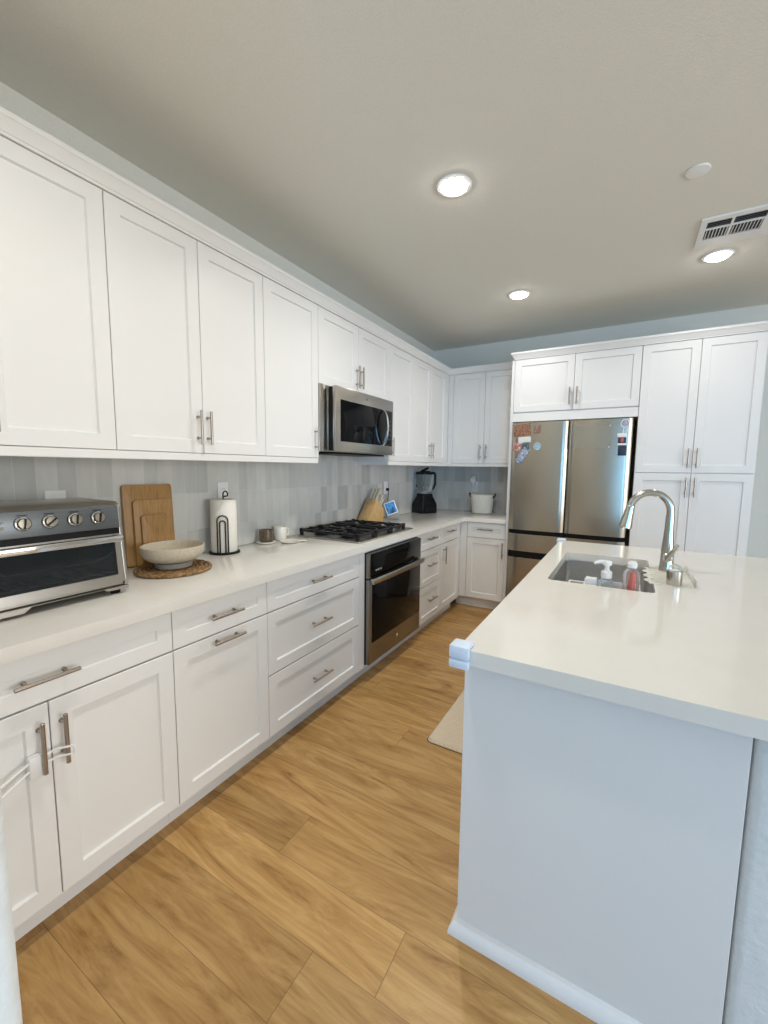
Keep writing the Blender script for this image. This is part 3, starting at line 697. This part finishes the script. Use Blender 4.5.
# corner guards on the island top
def guard(name, x, y, sy, label):
    # two padded rims wrap the slab corner in an L, joined by a core and a pad on top
    def L(o, w, ln):
        p = [(x - o, y + sy * o), (x + ln, y + sy * o), (x + ln, y + sy * w), (x - w, y + sy * w), (x - w, y - sy * ln), (x - o, y - sy * ln)]
        return p if sy > 0 else p[::-1]
    m = MB()
    m.prism(L(.0005, .018, .036), 'z', .891, CZ1 + .012, .005); m.prism(L(.0005, .018, .036), 'z', .864, .8885, .005); m.prism(L(.001, .012, .030), 'z', .875, .900)
    xs = sorted((x - .014, x + .034)); ys = sorted((y + sy * .014, y - sy * .034)); m.box(*xs, *ys, CZ1 + .0003, CZ1 + .013, .005)
    tag(m.build(name, 'bumper'), label, 'corner guard', 'island corner guards')
guard('corner_guard', IX0, IY0, -1, 'pale blue-white foam corner guard on the near left corner of the island')
guard('corner_guard', IX0, IY1, 1, 'small white corner guard on the far left corner of the island by the sink')

# floor mat beside the island
b = bmesh.new()
m = MB(); o = rrect(1.19, 1.630, 1.84, 2.70, .03, 6); i1 = rrect(1.200, 1.620, 1.85, 2.69, .025, 6)
m.loops([[(x, y, .0006) for x, y in o], [(x, y, .004) for x, y in o], [(x, y, .014) for x, y in i1]])
t = thing('floor_mat', (1.41, 2.27, 0), 'cream anti-fatigue mat on the floor in front of the island sink', 'mat')
m.build('cushion', 'mat', t)
m = MB(); o2 = rrect(1.187, 1.632, 1.837, 2.703, .03, 6); m.prism(o2, 'z', .0001, .0005); m.build('dark_rim', 'black', t)  # thin black sheet that shows as a dark rim around the mat

# ---------------------------------------------------------------- toaster oven
t = thing('toaster_oven', (.22, .617, CZ1), 'stainless toaster oven with four round knobs at the left end of the counter', 'toaster oven')
TY0, TY1 = .385, .842
m = MB()
prof = [(.055, .942), (.396, .942), (.402, .962), (.380, 1.150), (.372, 1.238), (.345, 1.252), (.075, 1.254), (.055, 1.236)]
for y0, y1 in ((TY0, TY0 + .012), (TY1 - .012, TY1)): m.prism(prof, 'y', y0, y1, .002)
m.prism([(.060, 1.236), (.372, 1.236), (.345, 1.2515), (.075, 1.2535)], 'y', TY0 + .012, TY1 - .012); m.box(.056, .070, TY0 + .012, TY1 - .012, .945, 1.236)
m.box(.071, .385, TY0 + .012, TY1 - .012, .944, .956); m.build('housing', 'steelh', t)
MB().box(.0705, .0715, TY0 + .0125, TY1 - .0125, .957, 1.16).box(.0705, .360, TY1 - .0135, TY1 - .0125, .957, 1.16).box(.0705, .360, TY0 + .0125, TY0 + .0135, .957, 1.16).box(.0715, .360, TY0 + .0136, TY1 - .0136, 1.150, 1.156).build('cavity_liner', 'ventdark', t, smooth=False)
# control panel leans back slightly
m = MB(); m.prism([(.340, 1.158), (.386, 1.158), (.378, 1.240), (.340, 1.240)], 'y', TY0 + .0125, TY1 - .0125, .002); cpn = m.build('control_panel', 'darksteel', t)
nrm = Vector((math.cos(.0975), 0, math.sin(.0975)))
for i, (y, a) in enumerate(((.546, 8), (.617, 50), (.688, 8), (.759, 8))):
    c0 = Vector((.3818, y, 1.201)); ux = Vector((0, 1, 0)); uz = nrm.cross(ux)
    k = MB().lathe([(.0215, .0), (.0215, .004), (.0195, .006), (.0195, .0065)], c0, 28, nrm); ko = k.build('knob', 'chrome', t)
    MB().lathe([(.0205, .0005), (.0225, .0005), (.0225, .0042), (.0205, .0042)], c0, 28, nrm).build('dark_ring', 'black', ko)
    MB().lathe([(.0175, .0066), (.0172, .016), (.0155, .019), (0, .0195)], c0, 28, nrm).build('cap', 'steel', ko)
    d0 = (uz * math.cos(math.radians(a)) + ux * math.sin(math.radians(a))).normalized()
    sd = nrm.cross(d0)
    rings = [[c0 + d0 * (s * .0155) + sd * q * .0022 + nrm * h for q, h in ((-1, .019), (1, .019), (1, .0235), (-1, .0235))] for s in (-1, 1)]
    MB().loops(rings).build('pointer', 'black', ko)
    MB().box(.3805, .3815, y - .014, y + .014, 1.2265, 1.2285).build('caption_mark', 'black', cpn, smooth=False)
MB().box(.3805, .384, .462, .500, 1.205, 1.212, .001).box(.3815, .385, .462, .500, 1.187, 1.197, .001).build('slide_switch', 'chrome', cpn)
# slanted door frame, glass and bar
def ds(z): return .402 - (z - .962) * (.402 - .382) / (1.150 - .962)
m = MB()
def dq(y0, y1, z0, z1, th=.010, o=0.0): m.loops([[(ds(z) - th + o, y0, z), (ds(z) - th + o, y1, z), (ds(z) + o, y1, z), (ds(z) + o, y0, z)] for z in (z0, z1)])
for a in ((TY0 + .013, TY0 + .035, .960, 1.136), (TY1 - .033, TY1 - .013, .960, 1.136), (TY0 + .035, TY1 - .033, .960, .987), (TY0 + .035, TY1 - .035, 1.112, 1.136)): dq(*a)
dr_ = m.build('door', 'steelh', t)
m = MB(); dq(TY0 + .035, TY1 - .033, .987, 1.112, .004, -.003); m.build('window', 'tint', dr_)
m = MB().box(.3870, .416, TY0 + .045, TY1 - .016, 1.110, 1.133, .004); m.build('handle', 'chrome', dr_)
MB().box(.36, .381, TY0 + .013, TY1 - .013, 1.1365, 1.1575).build('black_gap', 'black', t, smooth=False)
m = MB(); zz = 1.055
m.tube([(.37, TY0 + .030, zz), (.37, TY0 + .10, zz), (.37, TY0 + .112, zz - .012), (.37, TY1 - .10, zz - .012), (.37, TY1 - .05, zz), (.37, TY1 - .035, zz + .012)], .0032, 6)
for k in range(8): m.tube([(.09, TY0 + .06 + k * .048, zz - .012), (.37, TY0 + .06 + k * .048, zz - .012)], .0016, 5)
m.build('rack', 'chrome', t)
m = MB()
for k in range(12): m.tube([(.20, TY0 + .045 + k * .033, .995), (.372, TY0 + .045 + k * .033, .995)], .004, 6)
m.tube([(.372, TY0 + .03, .995), (.372, TY1 - .03, .995)], .003, 6); m.build('basket', 'steel', t)
m = MB(); m.prism([(TY0 + .002, .9415), (TY1 - .002, .9415), (TY1 - .002, .932), (TY1 - .075, .932), (TY1 - .085, .941), (TY0 + .16, .9405), (TY0 + .14, .925), (TY0 + .002, .925)], 'x', .34, .404); m.build('base_skirt', 'steelh', t, smooth=False)
for x in (.085, .375):
    for y in (TY0 + .035, TY1 - .035): MB().lathe([(.014, 0), (.016, .003), (.017, .018 if y > .6 else .011)], (x, y, CZ1), 16).build('foot', 'black', t)
MB().box(.10, .33, TY0 + .02, TY1 - .02, .930, .942).build('crumb_tray', 'black', t, smooth=False)

# ---------------------------------------------------------------- cutting boards leaning on the tiles
def board(y0, y1, h, xb, th, mat, label, lean):
    m = MB(); m.prism(rrect(y0, y1, 0, h, .014, 5), 'x', 0, th, .002)
    m.bm.transform(Matrix.Translation((xb, 0, CZ1 + .002)) @ Matrix.Rotation(-lean, 4, 'Y'))
    tag(m.build('cutting_board', mat), label, 'cutting board', 'bamboo cutting boards')
board(1.032, 1.270, .380, .030, .014, 'bamboo', 'largest bamboo cutting board, at the back leaning on the tiles', .045)
board(1.068, 1.260, .308, .0465, .013, 'bamboo2', 'middle-sized bamboo cutting board leaning on the largest one', .045)
board(1.094, 1.224, .238, .062, .012, 'bamboo', 'smallest bamboo cutting board, in front behind the bowl', .045)

# ---------------------------------------------------------------- placemat and bowl
BC = (.240, 1.128)
m = MB()
for k in range(9):
    r = .012 + k * .0175
    n = max(12, int(r * 260)); m.tube([(BC[0] + r * math.cos(2 * PI * j / n), BC[1] + r * math.sin(2 * PI * j / n), CZ1 + .0095 + .0015 * math.sin(j * 2.4 + k)) for j in range(n)], .0088 + .0, 8, cyclic=True)
m.lathe([(0, 0), (.148, 0), (.148, .006), (0, .006)], (BC[0], BC[1], CZ1 + .0006), 40)
tag(m.build('woven_trivet', 'woven'), 'round brown woven trivet under the bowl', 'trivet')
ZB = CZ1 + .0205
t = thing('bowl', (BC[0], BC[1], ZB), 'wide oatmeal stoneware footed bowl on the woven trivet', 'bowl')
MB().lathe([(.072, 0), (.077, .001), (.079, .022), (.075, .0235), (.070, .0235), (.068, .004)], (BC[0], BC[1], ZB), 48).build('foot', 'stonewarefoot', t)
MB().lathe([(0, .0240), (.070, .0240), (.098, .031), (.118, .045), (.129, .064), (.132, .090), (.131, .096), (.127, .097), (.125, .092), (.121, .068), (.110, .050), (.088, .038), (0, .033)], (BC[0], BC[1], ZB), 56).build('bowl_body', 'stoneware', t)

# ---------------------------------------------------------------- paper towels
PC = (.105, 1.515)
t = thing('paper_towel_holder', (PC[0], PC[1], CZ1), 'paper towel roll on a black wire stand beside the bowl', 'paper towels')
MB().lathe([(.0, 0), (.080, 0), (.082, .003), (.082, .008), (.078, .010), (0, .010)], (PC[0], PC[1], CZ1 + .0003), 40).build('base', 'black', t)
MB().tube([(PC[0], PC[1], CZ1 + .01), (PC[0], PC[1], 1.226)], .004, 8).tube([(PC[0], PC[1], 1.224)] + [(PC[0], PC[1] + .015 - .015 * math.cos(a), 1.234 + .017 * math.sin(a)) for a in [PI * k / 10 for k in range(0, 11)]] + [(PC[0], PC[1] + .030, 1.224), (PC[0], PC[1] + .004, 1.222)], .004, 8).build('post', 'black', t)
MB().lathe([(.020, .0105), (.066, .0105), (.068, .014), (.068, .290), (.066, .294), (.020, .294)], (PC[0], PC[1], CZ1), 48).build('paper_roll', 'paper', t)
dirv = (Vector((CAM.x, CAM.y, 0)) - Vector((PC[0], PC[1], 0))).normalized(); dirv = Vector((math.cos(math.radians(-44)), math.sin(math.radians(-44)), 0))
sidev = Vector((-dirv.y, dirv.x, 0))
for hw, ht in ((.027, .205), (.0140, .178)):
    base = Vector((PC[0], PC[1], CZ1 + .006)) + dirv * .074
    pts = [base + sidev * hw, base + sidev * hw + Vector((0, 0, ht - hw))] + [base + sidev * hw * math.cos(a) + Vector((0, 0, ht - hw + hw * math.sin(a))) for a in [PI * k / 12 for k in range(1, 12)]] + [base - sidev * hw + Vector((0, 0, ht - hw)), base - sidev * hw]
    MB().tube(pts, .0036, 8).build('wire_arch', 'black', t)

# ---------------------------------------------------------------- small ceramics by the cooktop
t = tag(MB().lathe([(0, 0), (.050, 0), (.058, .004), (.060, .010), (.055, .011), (.050, .007), (0, .006)], (.080, 1.848, CZ1 + .0003), 36).build('saucer', 'ceramic'), 'small round cream saucer under the brown jar', 'saucer')
MB_ = MB().lathe([(.037, 0), (.040, .003), (.043, .045), (.041, .074), (.038, .077), (.035, .072), (.036, .010), (0, .008)], (.078, 1.850, CZ1 + .0075), 32)
tag(MB_.build('jar', 'jar'), 'brown glazed jar sitting on the cream saucer', 'jar')
t = thing('cup', (.066, 1.985, CZ1), 'white ceramic cup behind the spoon rest, right of the brown jar', 'cup')
MB().lathe([(.032, 0), (.036, .003), (.043, .084), (.042, .086), (.039, .084), (.033, .008), (0, .006)], (.066, 1.985, CZ1 + .0003), 36).build('cup_body', 'ceramic', t)
MB().tube([(.076, 2.024, .984), (.081, 2.042, .982), (.083, 2.046, .962), (.079, 2.036, .944), (.073, 2.022, .938)], .004, 8).build('handle', 'ceramic', t)
SR = Vector((.190, 1.935, CZ1))
m = MB().lathe([(0, 0), (.042, 0), (.055, .006), (.059, .014), (.055, .014), (.044, .007), (0, .006)], SR + Vector((0, 0, .0003)), 36)
ha = math.radians(36); hd = Vector((math.sin(ha), math.cos(ha), 0)); hs = Vector((hd.y, -hd.x, 0))
m.loops([[SR + hd * d - hs * w + Vector((0, 0, .0015 + h)), SR + hd * d + hs * w + Vector((0, 0, .0015 + h)), SR + hd * d + hs * w + Vector((0, 0, .009 + h)), SR + hd * d - hs * w + Vector((0, 0, .009 + h))] for d, w, h in ((.045, .014, .003), (.070, .013, .005), (.095, .017, .004), (.103, .012, .004))])
tag(m.build('spoon_rest', 'ceramic'), 'cream ceramic spoon rest with a short handle on the counter', 'spoon rest')

# ---------------------------------------------------------------- knife block, picture stand, blender, basket
KB = Vector((.092, 3.040, CZ1 + .0003))
t = thing('knife_block', KB, 'slanted beech knife block with cream-handled knives beside the cooktop', 'knife block')
kr = Matrix.Translation(KB) @ Matrix.Rotation(math.radians(86), 4, 'Z')
m = MB(); m.prism([(-.125, 0), (.125, 0), (.145, .110), (.025, .205)], 'y', -.055, .055, .003); m.bm.transform(kr); m.build('block', 'beech', t)
KD = Vector((.62, 0, .785)).normalized()
def knife(sl, q, ln, hr):
    base = Vector((.025 + .12 * sl, q, .205 - .095 * sl)); m = MB(); sv = Vector((0, 1, 0)); w = KD.cross(sv); rings = []
    for d, k in ((-.002, .8), (.006, .8), (.012, 1), (ln * .5, .85), (ln * .85, 1.1), (ln, .9), (ln + .004, .5)):
        c0 = base + KD * d + w * (.006 * math.sin(d / ln * 2.2)); rings.append([c0 + sv * hr * k * .6 * math.cos(2 * PI * j / 10) + w * hr * k * math.sin(2 * PI * j / 10) for j in range(10)])
    m.loops(rings); m.bm.transform(kr); m.build('knife_handle', 'woodhandle', t)
for q in (-.032, 0, .032): knife(.18, q, .125, .014)
for q in (-.038, -.013, .013, .038): knife(.52, q, .095, .010)
for q in (-.026, 0, .026): knife(.82, q, .085, .009)
m = MB().lathe([(0, 0), (.008, 0), (.008, .002), (0, .003)], (.1320, 0, .035), 14, (1, 0, -.18)); m.bm.transform(kr); m.build('badge', 'chrome', t)

SD = Vector((.140, 3.385, CZ1 + .0003))
t = thing('picture_stand', SD, 'tilted white-bordered blue photo on a small grey stand, right of the knife block', 'picture stand')
sr = Matrix.Translation(SD) @ Matrix.Rotation(math.radians(-61), 4, 'Z')
m = MB().box(-.045, .0, -.062, .050, 0, .075, .006); m.bm.transform(sr); m.build('stand', 'greyfabric', t)
tl = sr @ Matrix.Translation((.004, -.010, .044)) @ Matrix.Rotation(math.radians(-12), 4, 'Y') @ Matrix.Rotation(math.radians(20), 4, 'X')
m = MB(); m.prism(rrect(-.050, .057, 0, .122, .004, 3), 'x', 0, .006, .001); m.bm.transform(tl); bz = m.build('border', 'white', t)
m = MB().box(.0058, .0068, -.041, .048, .010, .112); m.bm.transform(tl); m.build('picture', picture('blue_photo', [(.02, .06, .10), (.03, .22, .60), (.08, .38, .85), (.06, .14, .08)], 20, 0, seed=3), bz, smooth=False)

BL = Vector((.142, 4.06, CZ1 + .0003))
t = thing('blender', BL, 'black countertop blender with clear jar in the far corner of the counter', 'blender')
def sq(w, d, z, r=.02): return [(BL.x + x, BL.y + y, BL.z + z) for x, y in rrect(-w, w, -d, d, min(r, w * .9, d * .9), 4)]
rot_b = Matrix.Translation(BL) @ Matrix.Rotation(math.radians(-28), 4, 'Z') @ Matrix.Translation(-BL)
def bb(m, name, mat, par):
    m.bm.transform(rot_b); return m.build(name, mat, par)
bb(MB().loops([sq(.094, .100, 0), sq(.097, .103, .006), sq(.096, .102, .085), sq(.090, .094, .115), sq(.066, .070, .175), sq(.062, .066, .205)]), 'motor_base', 'gloss_black', t)
m = MB(); m.loops([[(BL.x + x, BL.y + y, BL.z + z) for x, y, z in r] for r in ([(.0955, -.06, .020), (.0955, .06, .020), (.098, .06, .020), (.098, -.06, .020)], [(.0945, -.055, .070), (.0945, .055, .070), (.0975, .055, .070), (.0975, -.055, .070)])]); bb(m, 'control_panel', 'black', t)
jar = bb(MB().loops([sq(.058, .058, .2055), sq(.062, .062, .23), sq(.067, .067, .31), sq(.072, .072, .408), sq(.069, .069, .408), sq(.064, .064, .31), sq(.058, .058, .236), sq(.054, .054, .23)]), 'jar', 'blenderjar', t)
m = MB().tube([(BL.x, BL.y, BL.z + .231), (BL.x, BL.y, BL.z + .40)], .009, 8)
for z, a in ((.25, 0), (.30, 60), (.35, 120)):
    v = Vector((math.cos(math.radians(a)), math.sin(math.radians(a)), 0)); c0 = BL + Vector((0, 0, z))
    m.tube([c0 - v * .04, c0, c0 + v * .04], [.003, .009, .003], 6)
bb(m, 'blade_shaft', 'black', jar)
lid = bb(MB().loops([sq(.074, .074, .4085), sq(.076, .076, .413), sq(.075, .075, .430), sq(.066, .066, .436)]).box(BL.x - .03, BL.x + .03, BL.y - .05, BL.y + .05, BL.z + .4362, BL.z + .446, .005), 'lid', 'black', t)
bb(MB().tube([(BL.x, BL.y - .045, BL.z + .446), (BL.x, BL.y - .01, BL.z + .455), (BL.x, BL.y + .03, BL.z + .472), (BL.x, BL.y + .045, BL.z + .478)], [.010, .012, .012, .008], 10), 'lid_latch', 'black', lid)
bb(MB().tube([(BL.x + .01, BL.y + .072, BL.z + .425), (BL.x + .012, BL.y + .118, BL.z + .425), (BL.x + .012, BL.y + .132, BL.z + .405), (BL.x + .012, BL.y + .130, BL.z + .30), (BL.x + .011, BL.y + .110, BL.z + .262), (BL.x + .01, BL.y + .068, BL.z + .225)], [.011, .012, .012, .012, .012, .009], 12), 'jar_handle', 'black', jar)

BK = Vector((.665, 4.405, CZ1 + .0003))
t = thing('basket', BK, 'small white rope basket with brown leather handles on the back counter', 'basket')
prof = [(0, 0), (.098, 0), (.106, .004)]
for k in range(14):
    z = .006 + k * .0138; r = .104 + .022 * (z / .2); prof += [(r + .0015, z + .003), (r + .003, z + .007), (r + .0005, z + .0125)]
prof += [(.120, .198), (.114, .192), (.098, .012), (0, .010)]
MB().lathe(prof, BK, 40, sx=1.0, sy=.72).build('basket_body', 'rope', t)
for s in (-1, 1):
    MB().tube([BK + Vector((s * .117, -.022, .165)), BK + Vector((s * .128, -.022, .182)), BK + Vector((s * .140, -.014, .206)), BK + Vector((s * .143, 0, .210)), BK + Vector((s * .140, .014, .206)), BK + Vector((s * .128, .022, .182)), BK + Vector((s * .117, .022, .165))], .008, 8).build('handle', 'leather', t)

# ---------------------------------------------------------------- outlets
def outlet(fr, u, z, label, horiz=False):
    off = .0095 if fr == 'x' else D - .0095
    f = mapf(fr, off); pw, ph = (.058, .036) if horiz else (.036, .058)
    base = f(u, 0, z)
    t = thing('wall_outlet', base, label, 'outlet', 'wall outlets')
    def bx(u0, u1, n0, n1, z0, z1, bev=.0015):
        a, b = f(u0, n0, z0), f(u1, n1, z1); m = MB()
        return m.box(min(a[0], b[0]), max(a[0], b[0]), min(a[1], b[1]), max(a[1], b[1]), min(a[2], b[2]), max(a[2], b[2]), bev)
    bx(u - pw, u + pw, 0, .005, z - ph, z + ph).build('cover_plate', 'white', t)
    for s in (-1, 1):
        cu, cz = (u + s * .022, z) if horiz else (u, z + s * .021)
        r = bx(cu - .016, cu + .016, .0045, .0065, cz - .014, cz + .014).build('socket', 'white', t)
        m = MB()
        for q in (-.006, .005):
            a, b = f(cu + q, .0064, cz - .004), f(cu + q + .002, .0068, cz + .005); m.box(min(a[0], b[0]), max(a[0], b[0]), min(a[1], b[1]), max(a[1], b[1]), a[2], b[2])
        m.build('slot', 'black', r, smooth=False)
    return t
outlet('x', .784, 1.224, 'white wall outlet on the tiles just showing above the toaster oven')
outlet('x', 1.590, 1.238, 'white wall outlet on the tiles above the paper towels')
outlet('x', 3.455, 1.200, 'white wall outlet on the tiles above the knife block')
outlet('x', 4.115, 1.215, 'white wall outlet on the tiles by the blender')
outlet('y', .535, 1.190, 'white wall outlet on the back tiles above the basket')
t = thing('air_freshener', (.520, D - .03, 1.20), 'round white plug-in air freshener on the back wall outlet', 'air freshener')
MB().lathe([(.030, 0), (.044, .006), (.046, .018), (.038, .030), (.020, .035), (0, .036)], (.520, D - .0165, 1.268), 28, (0, -1, 0), sx=.85).build('shell', 'white', t)
MB().box(.500, .540, D - .042, D - .0165, 1.195, 1.232, .006).build('plug', 'white', t)
for y, z, lb in ((3.458, 1.182, 'small black plug in the outlet above the knife block'), (4.118, 1.195, 'small black plug in the outlet by the blender')):
    m = MB().box(.0165, .042, y - .013, y + .013, z - .011, z + .013, .004).tube([(.036, y, z - .009), (.040, y, z - .03), (.030, y + .005, z - .10), (.020, y + .004, z - .20), (.020, y, CZ1 + .005)], .0028, 6)
    tag(m.build('power_plug', 'black'), lb, 'plug')

# ---------------------------------------------------------------- cabinet strap lock
t = thing('cabinet_strap_lock', (.63, .45, .515), 'white plastic strap lock looped round the two door handles below the toaster oven', 'strap lock')
MB().box(.6105, .6335, .432, .466, .518, .584, .006).build('lock_body', 'white', t)
for z0, z1 in ((.571, .545), (.547, .516)):
    MB().tube([(.653, .530, z0 + .008), (.651, .522, z0 + .007), (.632, .50, z0 + .006), (.628, .46, z0 + .003), (.628, .43, z0 - .002), (.630, .37, z1 - .002), (.630, .30, z1 - .014), (.630, .22, z1 - .03)], .0032, 8).build('strap', 'white', t)
MB().tube([(.653, .530, .579), (.656, .532, .566), (.653, .530, .553)], .0032, 8).build('strap_loop', 'white', t)

# ---------------------------------------------------------------- ceiling fittings
def downlight(x, y, label):
    t = thing('recessed_light', (x, y, H - .012), label, 'ceiling light', 'recessed ceiling lights')
    MB().lathe([(.062, 0), (.082, -.001), (.084, -.004), (.080, -.008), (.064, -.010), (.061, -.006)], (x, y, H - .0003), 40).build('trim_ring', 'white', t)
    MB().lathe([(.0605, -.004), (.059, -.014), (.048, -.020), (.02, -.024), (0, -.025)], (x, y, H - .0003), 40).build('diffuser', 'lamp', t)
    l = bpy.data.lights.new('lamp_beam', 'AREA'); l.shape = 'DISK'; l.size = .11; l.energy = LAMP_POWER; l.color = LAMP_COLOR; l.spread = math.radians(LAMP_SPREAD)
    o = bpy.data.objects.new('lamp_beam', l); o.parent = t; o.location = (0, 0, -.018); COL.objects.link(o)
    return t
dl0 = downlight(1.2, 2.0, 'lit recessed ceiling light nearest the camera, above the aisle')
for (x, y, lb) in ((1.195, 3.414, 'lit recessed ceiling light farthest back, above the corner counter'), (2.401, 3.407, 'lit recessed ceiling light next to the ceiling vent'),
                   (1.2, .59, 'lit recessed ceiling light above the aisle beside the toaster oven')):
    c_ = copy_tree(dl0, (x - 1.2, y - 2.0, 0)); c_['label'] = lb
    for q in c_.children:
        if q.type == 'LIGHT': q.data = q.data.copy(); q.data.energy *= (.72 if y < 1 else .34 if x > 2 else .56)
tag(MB().lathe([(0, 0), (.046, 0), (.047, -.003), (.045, -.007), (.040, -.008), (0, -.009)], (2.185, 2.436, H - .0003), 40).build('sprinkler_cover', 'trim'), 'flat round sprinkler cover on the ceiling in front of the vent', 'sprinkler cover')
t = thing('ceiling_vent', (2.44, 3.06, H - .012), 'white ceiling air vent with two banks of louvres', 'vent')
VX0, VX1, VY0, VY1 = 2.258, 2.60, 2.895, 3.235
m = MB()
bx0, bx1, bx2, bx3 = VX0 + .030, VX0 + .136, VX0 + .148, VX1 - .060
for d in ((VX0, VX1, VY0, VY0 + .040), (VX0, VX1, VY1 - .100, VY1), (VX0, bx0, VY0 + .040, VY1 - .100), (bx3, VX1, VY0 + .040, VY1 - .100), (bx1, bx2, VY0 + .040, VY1 - .100), (bx0, bx1, VY0 + .115, VY0 + .128), (bx2, bx3, VY0 + .115, VY0 + .128)):
    m.box(d[0], d[1], d[2], d[3], H - .011, H - .0005, .001, 1)
m.build('frame', 'white', t)
MB().box(VX0 + .03, VX1 - .03, VY0 + .03, VY1 - .03, H - .0022, H - .0006).build('duct_backing', 'ventdark', t, smooth=False)
for a, b_ in ((bx0, bx1), (bx2, bx3)):
    m = MB(); n = int((b_ - a) / .0135)
    for k in range(n):
        x = a + (k + .5) * (b_ - a) / n; m.loops([[(x - .002, y, H - .0108), (x + .0015, y, H - .0108), (x + .0045, y, H - .003), (x + .001, y, H - .003)] for y in (VY0 + .128, VY1 - .100)])
    m.build('louvre_bank', 'white', t, smooth=False)
    m = MB()
    for k in range(4):
        y = VY0 + .042 + k * .018; m.loops([[(x, y, H - .0108), (x, y + .0015, H - .0108), (x, y + .017, H - .006), (x, y + .0155, H - .006)] for x in (a, b_)])
    m.build('louvre_bank', 'darksteel', t, smooth=False)
